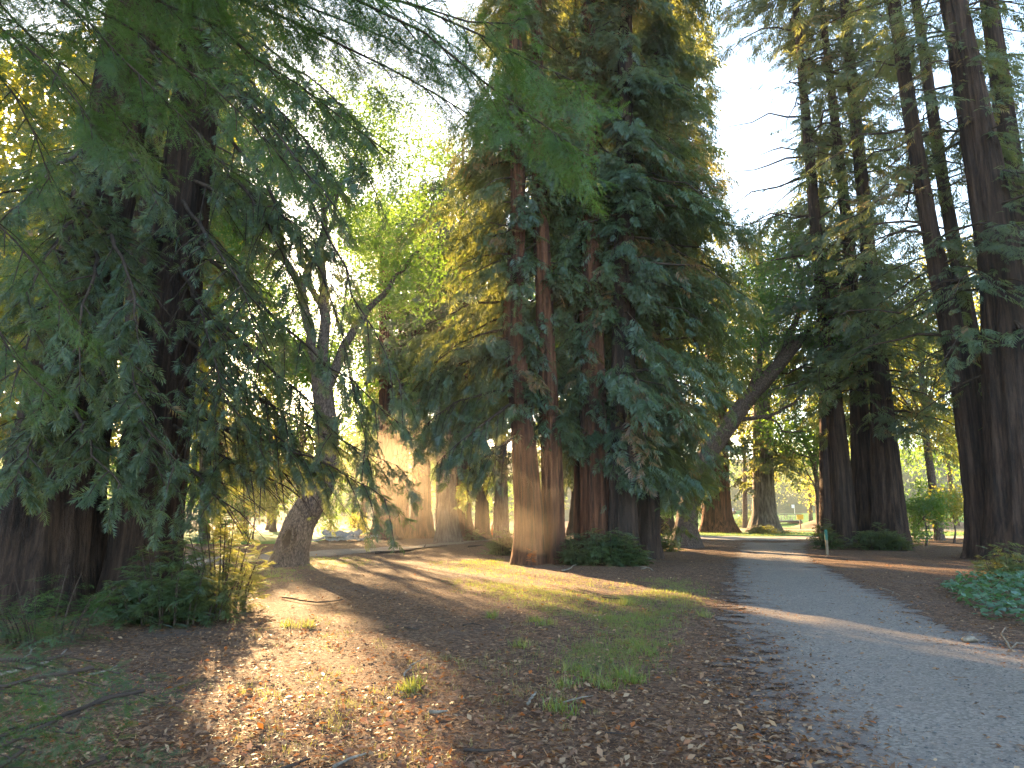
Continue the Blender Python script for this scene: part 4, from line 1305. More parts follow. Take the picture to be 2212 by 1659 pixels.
bt("green tree in the distance seen under the sunlit drooping boughs", 1070, 84, 16, 7.5, 1, 1400, 1.3, 'broad', None, 72)
bt("tall leafy tree behind the top of the middle ring", 1330, 52, 27, 6.0, 5, 1700, 1.2, 'broad', None, 73)
bt("yellow-green backlit tree between the bent oak and the slim leaning redwood", 1758, 54, 10, 3.2, 4.5, 800, 0.95, 'broad', None, 74)
bt("bright yellow-green tree glowing between the fused pair and the far right stand", 2010, 42, 20, 4.6, 1.5, 1500, 0.9, 'maple', None, 75)
bt("yellow-green tree glowing behind the fused pair of redwoods", 1890, 54, 17, 5.5, 3, 1700, 1.0, 'maple', None, 76)
bt("leafy tree behind the far right stand, seen in slits between its trunks", 2160, 50, 20, 6.0, 1.5, 1900, 1.0, 'maple', None, 77)
bt("shaded leafy tree past the right edge behind the half cut-off redwood", 2380, 44, 20, 6.0, 1.5, 1200, 1.1, 'broad', None, 78)
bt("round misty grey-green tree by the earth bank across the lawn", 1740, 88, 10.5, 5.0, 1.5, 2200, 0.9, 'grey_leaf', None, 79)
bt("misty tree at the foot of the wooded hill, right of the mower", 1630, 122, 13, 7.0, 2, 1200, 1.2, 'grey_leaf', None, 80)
bt("golden little tree on the earth bank behind the yellow sign", 1785, 78, 6.0, 3.0, 1.0, 900, 0.8, 'maple', None, 81)
bt("tall leafy tree standing far off in the sky gap right of the middle ring", 1600, 72, 22, 5.0, 8, 1500, 1.0, 'maple', None, 82)
bt("broad tree past the left edge shading the side path", -420, 46, 24, 8.0, 2, 1500, 1.3, 'broad', None, 83)
bt("tall tree in line with the sun, behind the top of the leaning oak", 600, 58, 24, 6.5, 4, 2600, 1.1, 'broad', None, 84)
bt("tall tree behind the slender trunk between the beam-lit redwoods", 850, 68, 29, 7.0, 8, 2600, 1.2, 'broad', None, 85)
bt("tall leafy tree rising behind the right limb of the leaning oak", 790, 57, 31, 6.0, 6, 2600, 1.15, 'broad', None, 87)
bt("wide tree far behind the far right stand, under the blue sky", 2050, 70, 24, 7.5, 2, 1500, 1.2, 'broad', None, 86)

# wood on the hill: one mass nobody could count
pos = []
for i in range(90):
    x = rng.uniform(-120, 120); y = rng.uniform(124, 172)
    c = np.array([x, y, float(hill_z(np.array(x), np.array(y))) + 4.5])
    pos.append(c + rng.normal(0, 1, (70, 3)) * [3.2, 2.5, 2.8])
pos = np.concatenate(pos)
k = keep_mask(pos, 1.5)
pos = pos[k]
o = struct("hillside_wood", foliage_mesh("hillside_wood", LEAVES, pos, rand_unit(len(pos)), rand_unit(len(pos)), 2.2 * rng.uniform(0.6, 1.3, len(pos))), M['broad'], "stuff")

# ------------------------------------------------------------------ shrubs and sprouts
sprouts("redwood_sprouts", "dense dark mound of redwood sprouts hiding the foot of the right-leaning left trunk", gp(330, 1352) + [0, .5, 0], 1.0, 0.7, 1.15, 900, 0.26, stems=46)
sprouts("redwood_sprouts", "tall bushy sprout clump on the right flank of the left trunk pair", gp(440, 1330) + [0, .7, 0], 0.5, 0.5, 1.75, 620, 0.26, stems=24)
sprouts("redwood_sprouts", "sunlit twiggy sprouts in the gap between the two big left trunks", gp(165, 1310) + [0, .7, 0], 0.32, 0.5, 1.4, 320, 0.24, stems=14)
sprouts("redwood_sprouts", "low green sprays spreading from the foot of the massive left trunk", gp(60, 1395) + [0, .3, 0], 0.75, 0.5, 0.95, 330, 0.36, stems=22, tpls=FRONDS, m='redwood_near', lean=1.2)
sprouts("redwood_sprouts", "shadowy thicket of sprouts at the foot of the middle ring's broad trunks", gp(1310, 1222) + [0, .6, 0], 1.35, 0.7, 1.1, 1300, 0.34, stems=60, tpls=SPRIGS)
sprouts("redwood_sprouts", "grey-green sprouts between the red trunks and the broad brown trunk", gp(1235, 1216) + [0, .5, 0], 0.45, 0.4, 1.15, 380, 0.34, stems=22, tpls=SPRIGS)
sprouts("redwood_sprouts", "sun-touched sprout bush at the left foot of the leftmost red trunk", gp(1085, 1200) + [0, .5, 0], 0.45, 0.4, 1.05, 360, 0.32, stems=20, tpls=SPRIGS)
sprouts("redwood_sprouts", "scrubby dark sprouts round the fused redwood pair", gp(1915, 1188) + [0, .3, 0], 1.3, 0.6, 1.15, 520, 0.42, stems=34, tpls=SPRIGS)
sprouts("redwood_sprouts", "spiky little sprouts beside the green-topped stake", gp(1800, 1186) + [0, .5, 0], 0.45, 0.4, 1.3, 240, 0.40, stems=16, tpls=SPRIGS)
sprouts("redwood_sprouts", "pale sprouts at the foot of the pale grey burl trunk", gp(1000, 1168) + [0, .3, 0], 0.9, 0.4, 0.8, 240, 0.45, stems=18, tpls=SPRIGS)
sprouts("redwood_sprouts", "tufts of sprouts ringing the lone grey redwood on the lawn", gp(1653, 1152) + [0, -1.0, 0], 1.6, 0.5, 0.7, 200, 0.5, stems=18, tpls=SPRIGS_FAR)
sprouts("redwood_sprouts", "dark undergrowth below the rightmost trunk of the middle ring", gp(1420, 1190) + [0, .3, 0], 0.9, 0.6, 0.75, 360, 0.36, stems=26, tpls=SPRIGS)
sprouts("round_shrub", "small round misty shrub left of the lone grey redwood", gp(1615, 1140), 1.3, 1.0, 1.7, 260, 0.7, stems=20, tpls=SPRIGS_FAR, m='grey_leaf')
sprouts("dark_shrub", "dark leafy shrub at the foot of the broadest far right trunk", gp(2190, 1245), 0.8, 0.6, 0.8, 380, 0.3, stems=24, tpls=SPRIGS)
for lab, px, py, rx, h, n, mm in [
    ("bright yellow-green bush right of the fused redwood pair", 2000, 1178, 1.4, 2.2, 420, 'broad'),
    ("leafy bush in front of the far right stand's left flank", 2060, 1172, 1.2, 2.8, 420, 'maple'),
    ("low green bush with sun on it behind the bright yellow-green one", 1975, 1165, 1.6, 3.4, 380, 'broad'),
    ("sunlit bush left of the leaning oak, at the back lawn's edge", 545, 1166, 2.0, 3.0, 420, 'maple'),
    ("olive bush behind the sprout clump on the left", 480, 1170, 1.5, 2.4, 300, 'broad'),
    ("soft green bush just right of the leaning oak", 715, 1160, 1.4, 2.6, 380, 'broad'),
    ("small yellow bush between the grey slabs and the beam-lit trunk", 772, 1156, 0.8, 1.4, 200, 'maple'),
    ("leafy shrub against the light between the middle ring and the bent oak", 1447, 1160, 0.7, 2.4, 260, 'broad'),
]:
    c = gp(px, py)
    broadleaf("leafy_bush", lab, c, h, rx, 0.1, n, 0.5, mm, LEAVES, None, clumps=10, trunk_r=0.05, seed=px, cat="bush")

# foreground sapling at the bottom left, beside the viewer
rootS = thing("redwood_sapling", "feathery young redwood close by the viewer in the bottom left corner", "sapling", (-1.75, 1.45, 0))
st = Shape(); st.tube([(-1.75, 1.45, -0.02), (-1.72, 1.5, 0.6), (-1.66, 1.58, 1.25)], [0.02, 0.014, 0.006], 6)
part("stem", st.mesh("stem", True), M['twig'], rootS)
for a, tip, n in [((-1.72, 1.5, 0.85), (310, 1490, 2.0), 60), ((-1.72, 1.5, 0.7), (230, 1640, 1.9), 60), ((-1.7, 1.52, 1.0), (200, 1440, 2.1), 50), ((-1.74, 1.47, 0.5), (330, 1700, 1.9), 46),
                  ((-1.68, 1.56, 1.15), (150, 1415, 2.3), 40), ((-1.72, 1.5, 0.75), (120, 1560, 1.8), 60), ((-1.72, 1.5, 0.6), (60, 1620, 1.7), 50), ((-1.74, 1.48, 0.45), (490, 1690, 2.3), 30)]:
    e = at(*tip); a = np.array(a)
    bough(rootS, [a, (a + e) / 2 + [0, 0, 0.05], e], 0.006, int(n * 0.7), 0.17, FRONDS, 'redwood_near', spread=0.10, hang=0.12, start=0.25, twigs=18, tintc=0.25, tints=0.1)

# ------------------------------------------------------------------ ground cover, grass, litter
def on_ground(xy, dz=0.0):
    return np.stack([xy[:, 0], xy[:, 1], ground_z(xy[:, 0], xy[:, 1]) + dz], 1)


def in_polys(n, polys, jit=0.15):
    out = []
    for poly, w in polys:
        p = np.array([gp(*q)[:2] for q in poly])
        lo, hi = p.min(0), p.max(0)
        c = rng.uniform(lo, hi, (int(n * w * 6), 2))
        c = c[in_poly(c[:, 0], c[:, 1], p)][: int(n * w)]
        out.append(c + rng.normal(0, jit, c.shape))
    return np.concatenate(out)


# ivy-like ground cover at the right edge
xy = in_polys(3600, [([(2030, 1275), (2120, 1252), (2260, 1235), (2500, 1240), (2700, 1400), (2330, 1372), (2210, 1352), (2110, 1330)], 1.0)], 0.05)
n = len(xy)
pos = on_ground(xy) + np.stack([0 * xy[:, 0], 0 * xy[:, 0], 0.03 + 0.24 * rng.random(n) ** 0.8], 1)
LEAF1 = np.array([[[0, 0, 0], [0.5, 0.42, 0.05], [1, 0, -0.12], [0.5, -0.42, 0.05]], [[0, 0, 0], [0.2, 0.75, 0.02], [0.55, 0.62, -0.08], [0.45, 0.2, 0.03]], [[0, 0, 0], [0.45, -0.2, 0.03], [0.55, -0.62, -0.08], [0.2, -0.75, 0.02]]], float)
ax = np.concatenate([rng.normal(size=(n, 2)), rng.uniform(-0.4, 0.2, (n, 1))], 1)
up = np.tile([0, 0, 1.0], (n, 1)) + rng.normal(0, 0.3, (n, 3))
struct("ground_cover", foliage_mesh("ground_cover", [LEAF1], pos, ax, up, rng.uniform(0.06, 0.13, n)), M['ivy'], "stuff")

BLADE = [np.array([[[0, 0.035, 0], [0, -0.035, 0], [0.5, -0.025, 0.06 * s], [0.5, 0.025, 0.06 * s]], [[0.5, 0.025, 0.06 * s], [0.5, -0.025, 0.06 * s], [0.97, -0.004, 0.26 * s], [0.97, 0.004, 0.26 * s]]]) for s in (1, -1, 1.6)]


def grass(name, xy_t, per, h, spread, tint):
    bi = np.repeat(np.arange(len(xy_t)), per)
    xy = xy_t[bi] + rng.normal(0, spread, (len(bi), 2))
    n = len(xy)
    ax = rng.normal(0, 0.38, (n, 3)); ax[:, 2] = 1
    tt = np.clip(tint + 0.25 * rng.normal(size=len(xy_t))[bi] + rng.normal(0, 0.1, n), 0, 1)
    struct(name, foliage_mesh(name, BLADE, on_ground(xy), ax, rand_unit(n), h * rng.uniform(0.5, 1.4, n), tt), M['grass'], "stuff")


green_patches = [
    ([(640, 1203), (800, 1203), (790, 1228), (650, 1232)], 0.10),
    ([(1000, 1210), (1080, 1206), (1090, 1222), (1010, 1222)], 0.06),
    ([(930, 1212), (1060, 1214), (1200, 1240), (1360, 1262), (1350, 1278), (1200, 1266), (1080, 1250), (950, 1228)], 0.16),
    ([(970, 1250), (1120, 1262), (1320, 1290), (1400, 1275), (1510, 1272), (1490, 1320), (1430, 1350), (1300, 1340), (1120, 1310)], 0.44),
    ([(1230, 1390), (1380, 1380), (1400, 1470), (1250, 1460)], 0.12),
    ([(1290, 1330), (1440, 1320), (1420, 1400), (1320, 1380)], 0.12),
    ([(500, 1225), (640, 1228), (640, 1260), (520, 1262)], 0.07),
    ([(1390, 1250), (1510, 1254), (1500, 1290), (1400, 1280)], 0.06),
]
grass("grass_patches", in_polys(3300, green_patches, 0.2), 8, 0.058, 0.05, 0.36)
dry = [
    ([(500, 1480), (720, 1420), (960, 1560), (900, 1659), (520, 1659)], 0.4),
    ([(520, 1340), (760, 1330), (860, 1400), (560, 1420)], 0.12),
    ([(860, 1420), (1120, 1400), (1150, 1500), (900, 1520)], 0.22),
    ([(1080, 1330), (1300, 1340), (1280, 1500), (1100, 1480)], 0.15),
    ([(1080, 1480), (1260, 1500), (1240, 1560), (1090, 1560)], 0.08),
]
grass("dry_grass", in_polys(260, dry, 0.15), 12, 0.05, 0.045, 1.0)
tuft = np.array([gp(*p)[:2] for p in [(1195, 1535), (1350, 1465), (1300, 1478), (1340, 1455), (1240, 1445), (1270, 1465), (895, 1480), (880, 1488), (1130, 1395), (1350, 1305), (1380, 1395), (1400, 1410), (1215, 1478), (1150, 1340), (1060, 1330), (1180, 1350), (1520, 1330), (1345, 1300), (610, 1350), (660, 1355), (590, 1245)]])
grass("grass_tufts", np.repeat(tuft, 3, 0) + rng.normal(0, 0.06, (len(tuft) * 3, 2)), 26, 0.11, 0.05, 0.5)

# sun-kept back lawn edge blades
xy = np.stack([rng.uniform(9, 60, 2600), rng.uniform(48, 56, 2600)], 1)
grass("lawn_grass", xy, 3, 0.16, 0.2, 0.25)

# fallen leaves and twiglets
def litter_xy(n, y0, y1):
    u = rng.random(n)
    Yv = 1.0 / (1.0 / y0 + u * (1.0 / y1 - 1.0 / y0))
    X = rng.uniform(-0.8, 0.8, n) * Yv
    return np.stack([X, Yv], 1)


xy = litter_xy(90000, 3.2, 34)
plp = np.array(PL[::1]); prp = np.array(PR)
pathpoly = np.concatenate([plp, prp[::-1]])
inp = in_poly(xy[:, 0], xy[:, 1], pathpoly)
# fewer leaves toward the middle of the path
xl = np.interp(xy[:, 1], plp[:, 1], plp[:, 0]) + 0.25; xr = np.interp(xy[:, 1], prp[:, 1], prp[:, 0])
dd = np.minimum(xy[:, 0] - xl, xr - xy[:, 0])
drop = inp & (rng.random(len(xy)) < np.clip(-0.2 + dd * 0.9, 0, 0.975))
patchy = 0.5 + 0.5 * np.sin(xy[:, 0] * 1.3 + 2 * np.sin(xy[:, 1] * 0.6)) * np.sin(xy[:, 1] * 1.1 + np.sin(xy[:, 0] * 0.8))
drop |= (~inp) & (rng.random(len(xy)) < 0.5 * patchy)
xy = xy[~drop]
n = len(xy)
LIT1 = [np.array([[[0, 0, 0], [0.5, 0.2, 0.08], [1, 0, 0.02], [0.5, -0.2, 0.1]]]), np.array([[[0, 0, 0], [0.45, 0.28, 0.15], [1, 0.05, 0.0], [0.5, -0.24, 0.05]]]),
        np.array([[[0, 0.03, 0], [0.5, 0.07, 0.05], [1, 0, 0], [0.5, -0.05, 0.05]]])]
small = rng.random(n) < 0.55
sc = np.where(small, rng.uniform(0.018, 0.04, n), rng.uniform(0.04, 0.085, n))
ax = np.concatenate([rng.normal(size=(n, 2)), rng.uniform(-0.25, 0.35, (n, 1))], 1)
up = np.tile([0, 0, 1.0], (n, 1)) + rng.normal(0, 0.35, (n, 3))
tint = rng.random(n) ** 1.1 * 0.9
tint[rng.random(n) < 0.025] = 0.97
struct("fallen_leaves", foliage_mesh("fallen_leaves", LIT1, on_ground(xy, 0.022), ax, up, sc, tint), M['dead'], "stuff")

# fine needle litter: thin brown strips
xy = litter_xy(52000, 3.2, 20)
inp = in_poly(xy[:, 0], xy[:, 1], pathpoly)
xl = np.interp(xy[:, 1], plp[:, 1], plp[:, 0])
xy = xy[~(inp & (rng.random(len(xy)) < np.clip(0.0 + (xy[:, 0] - xl) * 0.9, 0, 0.985)))]
n = len(xy)
NEED = [np.array([[[0, 0.05, 0], [0, -0.05, 0], [1, 0, 0.0]]])]
ax = np.concatenate([rng.normal(size=(n, 2)), rng.uniform(-0.1, 0.2, (n, 1))], 1)
struct("needle_litter", foliage_mesh("needle_litter", NEED, on_ground(xy, 0.02), ax, np.tile([0, 0, 1.0], (n, 1)) + rng.normal(0, .3, (n, 3)), rng.uniform(0.03, 0.09, n), rng.random(n) * 0.85), M['dead'], "stuff")

# pebbles and crumbs on the path
xy = litter_xy(16000, 3.5, 22)
xy = xy[in_poly(xy[:, 0], xy[:, 1], pathpoly)]
n = len(xy)
OCT = np.array([[0, 0, .6], [1, .1, 0], [.2, .9, 0], [-.9, .2, 0], [-.2, -1, 0], [0, 0, -.4]])
fi = [(0, 1, 2), (0, 2, 3), (0, 3, 4), (0, 4, 1), (5, 2, 1), (5, 3, 2), (5, 4, 3), (5, 1, 4)]
PEB = [np.array([[OCT[i] * np.array([1, s, 1]) for i in f] for f in fi]) for s in (0.7, 1.0)]
struct("pebbles", foliage_mesh("pebbles", PEB, on_ground(xy, 0.017), np.concatenate([rng.normal(size=(n, 2)), np.zeros((n, 1))], 1), np.tile([0, 0, 1.0], (n, 1)), 0.0035 + 0.016 * rng.random(n) ** 5), M['stone'], "stuff")


# ------------------------------------------------------------------ sticks lying about: each a thing
def stick(label, pts, r, m='pale_twig', name="fallen_stick", lift=0.0, fork=None, cat="stick"):
    p = np.array([gp(*q) for q in pts])
    L = np.concatenate([[0], np.cumsum(np.linalg.norm(np.diff(p, axis=0), axis=1))]); L /= L[-1]
    t = np.linspace(0, 1, 9)
    c = np.stack([np.interp(t, L, p[:, k]) for k in range(3)], 1)
    ln = np.linalg.norm(p[-1] - p[0])
    c[1:-1, :2] += rng.normal(0, 0.012 * ln, (7, 2))
    c[:, 2] = ground_z(c[:, 0], c[:, 1]) + 0.02 + r + lift * np.sin(t * 3.14)
    s = Shape(); s.tube(c, np.linspace(r, r * 0.5, 9), 7)
    if fork:
        u, ang, fl = fork
        b = c[int(u * 8)]; d = nrm(c[-1] - c[0]); dd_ = np.array([d[0] * math.cos(ang) - d[1] * math.sin(ang), d[0] * math.sin(ang) + d[1] * math.cos(ang), 0.15])
        s.tube([b, b + dd_ * fl * 0.5, b + dd_ * fl + [0, 0, -0.02]], [r * 0.7, r * 0.5, r * 0.3], 6)
    root = link(name, s.mesh(name, True), M[m])
    c0 = c.mean(0); c0[2] = 0
    for v in root.data.vertices:
        v.co -= Vector(tuple(c0))
    root.location = tuple(c0)
    tag(root, label, cat, "sticks lying on the litter")
    return root


stick("long pale stick running out from under the sprays at the left edge", [(-5, 1465), (60, 1450), (110, 1433), (143, 1410)], 0.018)
stick("short curved pale twig among the green sprays at the left edge", [(63, 1397), (70, 1412), (50, 1434)], 0.010)
stick("straight whitish stick alone on the shaded brown litter at left", [(192, 1460), (233, 1449), (252, 1440)], 0.012)
stick("thin bent grey twig beside the dry grass tuft below centre", [(873, 1459), (890, 1439), (920, 1425)], 0.010, fork=(0.4, 0.6, 0.15))
stick("dark thin twig with a raised end right of the dry grass", [(1021, 1461), (1046, 1471), (1076, 1474)], 0.009, 'twig')
stick("straight black stick near the bottom edge, right of the sunny strip", [(1001, 1618), (1050, 1620), (1093, 1619)], 0.013, 'twig')
stick("pale brown stick cut by the bottom edge in the sunny strip", [(720, 1665), (755, 1648), (790, 1636)], 0.013)
stick("dark stick in the bottom left of the sunny strip", [(600, 1664), (640, 1652), (670, 1642)], 0.012, 'twig')
stick("dark stick lying level in the litter above the sunny strip's bend", [(870, 1358), (888, 1360), (906, 1361)], 0.016, 'twig')
stick("thin dark branch on the shaded litter in front of the leaning oak", [(610, 1293), (643, 1299), (690, 1305), (740, 1296)], 0.018, 'twig')
stick("long fallen branch between the side path and the sunlit orange litter", [(810, 1197), (860, 1196), (920, 1189), (965, 1181)], 0.05, 'twig', "fallen_branch", 0.05, (0.5, 0.4, 0.8), "branch")
stick("short fallen branch lying before the short-looking straight trunk", [(1010, 1182), (1030, 1182), (1045, 1180)], 0.045, 'twig', "fallen_branch", 0.02, None, "branch")
stick("chunky pale stick standing out among brown leaves below the grass", [(1139, 1523), (1150, 1510), (1158, 1499)], 0.014)
stick("long thin grey twig right of the pale-tipped grass tuft", [(1216, 1523), (1250, 1514), (1283, 1506)], 0.008)
stick("dark straight twig on the bare soil at the path's left edge", [(1396, 1556), (1413, 1557), (1431, 1557)], 0.008, 'twig')
stick("black twig near the bottom, left of the path's soil edge", [(1306, 1586), (1328, 1587), (1350, 1589)], 0.008, 'twig')
stick("forked pale twig on the litter in front of the shadowy thicket", [(1386, 1231), (1398, 1230), (1412, 1234)], 0.02, 'pale_twig', "fallen_stick", 0.03, (0.4, -1.2, 0.4))
stick("pale stick leaning by the sprouts at the red trunks' foot", [(1215, 1236), (1232, 1230), (1246, 1221)], 0.022, 'pale_twig')
stick("pale bent branch at the foot of the far right stand", [(2100, 1188), (2126, 1199), (2150, 1214)], 0.035, 'pale_twig', "fallen_branch", 0.06, None, "branch")
stick("grey chip of bark lying flat below the dry grass", [(926, 1540), (945, 1539), (966, 1536)], 0.018, 'pale_twig', "bark_chip", 0, None, "bark")
stick("dark stick across the litter behind the grass tufts, centre", [(1300, 1290), (1330, 1294), (1362, 1293)], 0.014, 'twig')
stick("dark twig half buried in litter right of the long grey twig", [(1000, 1350), (1020, 1347), (1046, 1352)], 0.012, 'twig')
stick("thin pale twig lying on the path's right gravel edge", [(1895, 1270), (1925, 1279), (1946, 1290)], 0.010)

# curly pale twig and a lump of wood in the strip of sun at the right edge
b = gp(2184, 1408)
s = Shape()
s.tube([b + [0, 0, 0.0], b + [-.03, 0, .1], b + [-.09, 0, .2], b + [-.02, .02, .27], b + [.0, .02, .22]], [0.012, .01, .009, .007, .004], 6)
s.tube([b + [0, 0, 0.03], b + [.08, 0, .1], b + [.16, 0, .09], b + [.15, -.02, .0]], [0.01, .009, .007, .005], 6)
o = link("curly_twig", s.mesh("curly_twig", True), M['pale_twig']); tag(o, "pale curly twig sticking up at the sunlit end of the path's far edge", "twig")
b = gp(2096, 1388)
s = Shape(); s.tube([b + [-.09, 0, .03], b + [-.03, 0, .045], b + [.05, .01, .04], b + [.1, .01, .02]], [0.028, .04, .035, .015], 8)
o = link("wood_lump", s.mesh("wood_lump", True), M['pale_twig']); tag(o, "small pale lump of wood lying in the sunlit strip on the path", "wood")

# ------------------------------------------------------------------ grey slabs, stake, signs and things across the lawn
pb0 = gp(735, 1168)
slabs = [("large grey slab on top of the slab pile, tilted up at its left end", (-0.25, 0.0, 0.36), (1.6, 0.9, 0.10), 0.1, (0.25, 0.22)),
         ("upper right grey slab of the pile with a raised rounded edge", (0.62, 0.15, 0.34), (1.1, 0.8, 0.12), -0.2, (0.3, -0.12)),
         ("thin grey slab at the pile's left foot, touching the ground", (-1.05, -0.1, 0.12), (1.1, 0.5, 0.07), 0.2, (0.05, -0.18)),
         ("long pale slab sticking out to the right of the pile", (1.5, 0.1, 0.16), (1.2, 0.4, 0.06), 0.05, (0.1, -0.15)),
         ("lowest grey slab underneath the slab pile", (0.1, 0.2, 0.14), (1.9, 0.9, 0.12), 0.0, (0.1, 0.03))]
for lab, c, d, rz, tl in slabs:
    nx, ny = 12, 7
    u, v = np.meshgrid(np.linspace(-1, 1, nx), np.linspace(-1, 1, ny))
    edge = 1 - 0.12 * rng.random(u.shape)
    X = u * d[0] / 2 * edge; Yy = v * d[1] / 2 * edge * (1 - 0.25 * np.abs(u) ** 3)
    Zt = d[2] / 2 + 0.03 * rng.normal(size=u.shape) + 0.05 * np.sin(u * 3)
    top = np.stack([X, Yy, Zt], -1); bot = np.stack([X, Yy, Zt - d[2]], -1)
    Vv = np.concatenate([top.reshape(-1, 3), bot.reshape(-1, 3)])
    a, bb = tl
    Rx = np.array([[1, 0, 0], [0, math.cos(a), -math.sin(a)], [0, math.sin(a), math.cos(a)]])
    Ry = np.array([[math.cos(bb), 0, math.sin(bb)], [0, 1, 0], [-math.sin(bb), 0, math.cos(bb)]])
    Rz = np.array([[math.cos(rz), -math.sin(rz), 0], [math.sin(rz), math.cos(rz), 0], [0, 0, 1]])
    Vv = Vv @ (Rz @ Ry @ Rx).T
    s = Shape()
    m0 = nx * ny
    fs = []
    for j in range(ny - 1):
        for i in range(nx - 1):
            q = j * nx + i
            fs.append((q, q + 1, q + nx + 1, q + nx)); fs.append((m0 + q, m0 + q + nx, m0 + q + nx + 1, m0 + q + 1))
    ring = [i for i in range(nx)] + [j * nx + nx - 1 for j in range(1, ny)] + [(ny - 1) * nx + i for i in range(nx - 2, -1, -1)] + [j * nx for j in range(ny - 2, 0, -1)]
    for k in range(len(ring)):
        p, q = ring[k], ring[(k + 1) % len(ring)]
        fs.append((p, m0 + p, m0 + q, q))
    s.add(Vv, fs)
    o = link("grey_slab", s.mesh("grey_slab", False), M['slab'])
    o.location = tuple(pb0 + np.array(c))
    tag(o, lab, "slab", "grey slabs heaped in front of the hazy redwoods")

b = gp(1787, 1197)
rt = thing("wooden_stake", "thin stake with a dark green top at the right edge of the path", "stake", b)
s = Shape(); s.box(b + [0, 0, .25], (.085, .085, .56)); part("stake_base", s.mesh("stake_base"), M['pale_post'], rt)
s = Shape(); s.box(b + [0, 0, .71], (.10, .06, .36)); s.box(b + [0, 0, .90], (.07, .05, .03)); part("stake_top", s.mesh("stake_top"), M['teal'], rt)

b = gp(1730, 1143)
rt = thing("yellow_sign", "small yellow board sign on a dark post before the earth bank", "sign", b)
s = Shape(); s.box(b + [0, 0.05, .62], (.09, .09, 1.3)); part("post", s.mesh("post"), M['dark_post'], rt)
s = Shape(); s.box(b + [0, 0, 1.08], (.60, .03, .44)); s.box(b + [0, -.02, 1.08], (.52, .012, .36)); part("board", s.mesh("board"), M['yellow'], rt)

b = at(1718, 1127, 112)
b[2] = float(lawn_z(np.array(b[0]), np.array(112.)))
rt = thing("golf_flag", "white flag on a thin pole standing on the far green", "flag", b)
s = Shape(); s.tube([b, b + [0, 0, 1.35]], 0.025, 6); part("pole", s.mesh("pole"), M['white'], rt)
s = Shape(); s.box(b + [-.2, 0, 1.12], (.42, .03, .5), 0.1); part("flag_cloth", s.mesh("flag_cloth"), M['white'], rt)

# footbridge
b0 = at(1668, 1133, 83); b1 = at(1732, 1133, 86)
b0[2] = b1[2] = 0.42
rt = thing("foot_bridge", "small grey truss footbridge beyond the lone grey redwood", "bridge", (b0[0], b0[1], 0))
ext = (b1 - b0) * 0.35
b0 = b0 - ext
d = b1 - b0; Ld = np.linalg.norm(d); ang = math.atan2(d[1], d[0]); u = d / Ld; nn_ = np.array([-u[1], u[0], 0])
s = Shape(); s.box((b0 + b1) / 2 + nn_ * 0.6, (Ld, 1.4, .12), ang); part("deck", s.mesh("deck"), M['dark_post'], rt)
for side in (0, 1):
    s = Shape()
    o_ = nn_ * (1.2 * side)
    s.tube([b0 + o_ + [0, 0, .85], b1 + o_ + [0, 0, .85]], .05, 5); s.tube([b0 + o_ + [0, 0, .1], b1 + o_ + [0, 0, .1]], .05, 5)
    npan = 7
    for i in range(npan + 1):
        p = b0 + o_ + d * i / npan
        s.tube([p + [0, 0, .1], p + [0, 0, .85]], .035, 5)
        if i < npan:
            q_ = b0 + o_ + d * (i + 1) / npan
            z0_, z1_ = (.1, .85) if i % 2 else (.85, .1)
            s.tube([p + [0, 0, z0_], q_ + [0, 0, z1_]], .028, 5)
    part("railing", s.mesh("railing"), M['steel'], rt)
for p in (b0 + u * .4, b1 - u * .4):
    s = Shape(); s.box((p[0] + nn_[0] * .6, p[1] + nn_[1] * .6, 0.12), (.6, 1.6, .5), ang); part("abutment", s.mesh("abutment"), M['stone'], rt)

# mower on the far green
b = at(1591, 1113, 112); b[2] = float(lawn_z(np.array(b[0]), np.array(112.)))
rt = thing("ride_on_mower", "tiny green and blue ride-on mower working on the far green", "mower", b)
s = Shape(); s.box(b + [.25, 0, .42], (.7, .55, .32)); s.box(b + [.55, 0, .36], (.22, .5, .24)); part("body", s.mesh("body"), M['green_paint'], rt)
s = Shape(); s.box(b + [-.3, 0, .5], (.35, .45, .1)); s.box(b + [-.47, 0, .72], (.08, .42, .42)); part("seat", s.mesh("seat"), M['blue'], rt)
s = Shape(); s.box(b + [0.1, 0, .15], (.9, .95, .14)); part("cutting_deck", s.mesh("cutting_deck"), M['green_paint'], rt)
s = Shape(); s.tube([b + [0.05, 0, .5], b + [-.05, 0, .8]], .03, 5); s.box(b + [-.06, 0, .82], (.05, .3, .04)); part("steering_wheel", s.mesh("steering_wheel"), M['rubber'], rt)
for dx, dy, r in ((.55, .35, .2), (.55, -.35, .2), (-.4, .38, .28), (-.4, -.38, .28)):
    s = Shape(); s.tube([b + [dx, dy - .09, r], b + [dx, dy + .09, r]], r, 14); part("wheel", s.mesh("wheel"), M['rubber'], rt)

# orange cone and white marker seen under the sunlit boughs
b = gp(1063, 1162)
rt = thing("traffic_cone", "faded orange cone on the grass between two far trunks", "cone", b)
s = Shape(); s.box(b + [0, 0, .02], (.42, .42, .04)); part("cone_base", s.mesh("cone_base"), M['orange'], rt)
s = Shape(); s.tube([b + [0, 0, .04], b + [0, 0, .3], b + [0, 0, .8]], [.17, .11, .03], 14); part("cone_body", s.mesh("cone_body", True), M['orange'], rt)
b = gp(1070, 1147)
rt = thing("marker_board", "small white board on a post glimpsed left of the grey-brown trunk", "sign", b)
s = Shape(); s.box(b + [0, 0, .7], (.07, .07, 1.4)); part("post", s.mesh("post"), M['pale_post'], rt)
s = Shape(); s.box(b + [0, -.05, 1.3], (.22, .03, .75)); part("board", s.mesh("board"), M['white'], rt)

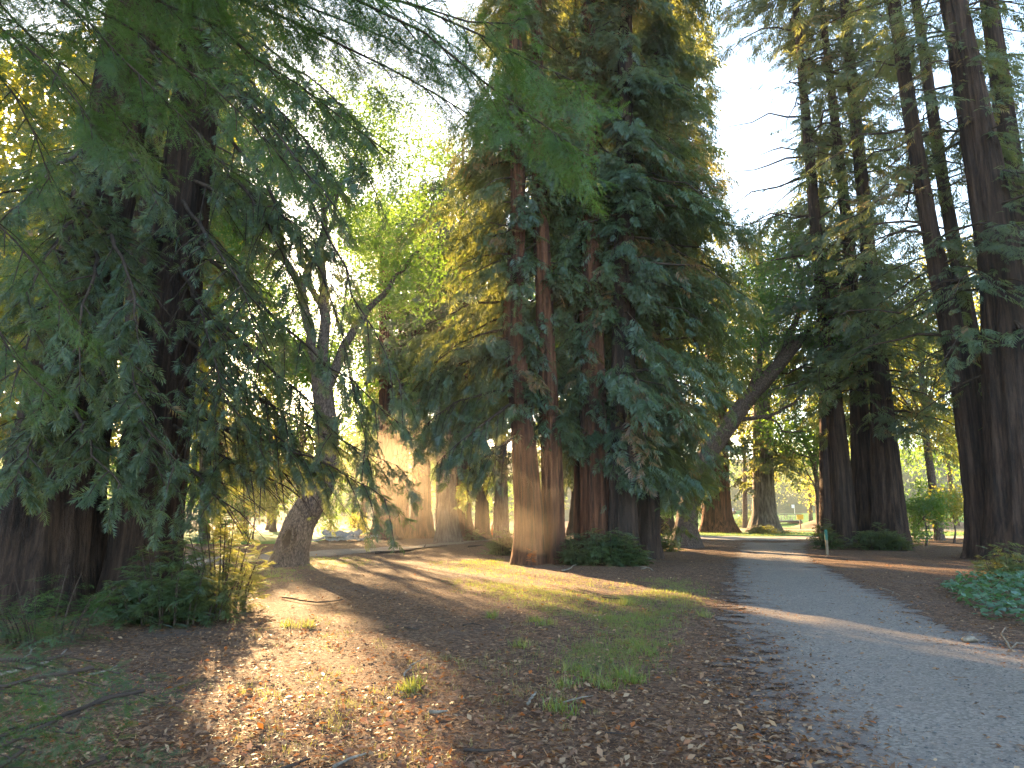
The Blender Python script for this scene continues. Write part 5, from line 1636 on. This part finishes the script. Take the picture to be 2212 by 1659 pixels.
# withered orange sprout at the foot of the leftmost red trunk
b = gp(1147, 1222)
rt = thing("withered_sprout", "withered orange sprout in front of the leftmost red trunk", "plant", b)
s = Shape(); s.tube([b + [0, 0, -.02], b + [.02, 0, .2], b + [.04, 0, .42]], [.01, .008, .004], 5); part("stem", s.mesh("stem"), M['twig'], rt)
q = rng.random(26)
pos = b + np.stack([.04 * q, 0 * q, .1 + .34 * q], 1)
part("foliage", foliage_mesh("foliage", SPRIGS_FINE, pos, np.concatenate([rng.normal(size=(26, 2)), rng.uniform(-.2, .6, (26, 1))], 1), np.tile([0, 0, 1.], (26, 1)) + rng.normal(0, .3, (26, 3)), np.full(26, .16), np.full(26, .97)), M['dead'], rt)

# ------------------------------------------------------------------ the hazy air
me = bpy.data.meshes.new("haze")
s = Shape(); s.box((0, 84, 23.2), (336, 208, 48.6)); me = s.mesh("haze")
m, nt, out = mat("haze_air")
pv = N(nt, "ShaderNodeVolumePrincipled")
pv.inputs["Color"].default_value = (0.96, 0.95, 0.92, 1)
pv.inputs["Density"].default_value = 0.00045
pv.inputs["Anisotropy"].default_value = 0.65
nt.links.new(pv.outputs[0], out.inputs["Volume"])
struct("haze", me, m, "stuff")

# thin dusty mist hanging between the trunks, where the beams show
import bmesh
for c, rr, den in [((-4.6, 34.5, 2.2), (5.0, 7.0, 4.2), 0.0065), ((1.6, 21.4, 3.9), (4.6, 2.2, 3.6), 0.012)]:
    bm = bmesh.new()
    bmesh.ops.create_icosphere(bm, subdivisions=4, radius=1.0)
    me = bpy.data.meshes.new("mist"); bm.to_mesh(me); bm.free()
    m, nt, out = mat("dusty_mist")
    pv = N(nt, "ShaderNodeVolumePrincipled")
    pv.inputs["Color"].default_value = (0.95, 0.80, 0.62, 1)
    pv.inputs["Density"].default_value = den
    pv.inputs["Anisotropy"].default_value = 0.6
    nt.links.new(pv.outputs[0], out.inputs["Volume"])
    o = struct("mist", me, m, "stuff")
    o.location = c; o.scale = rr

print("TRIANGLES", NTRI[0], [(q, TALLY.get(id(w[0]))) for q, w in (("fine", SPRIGS_FINE), ("mid", SPRIGS), ("far", SPRIGS_FAR), ("frond", FRONDS), ("leaf", LEAVES), ("big", LEAVES_BIG), ("blade", BLADE), ("litter", LIT1))])
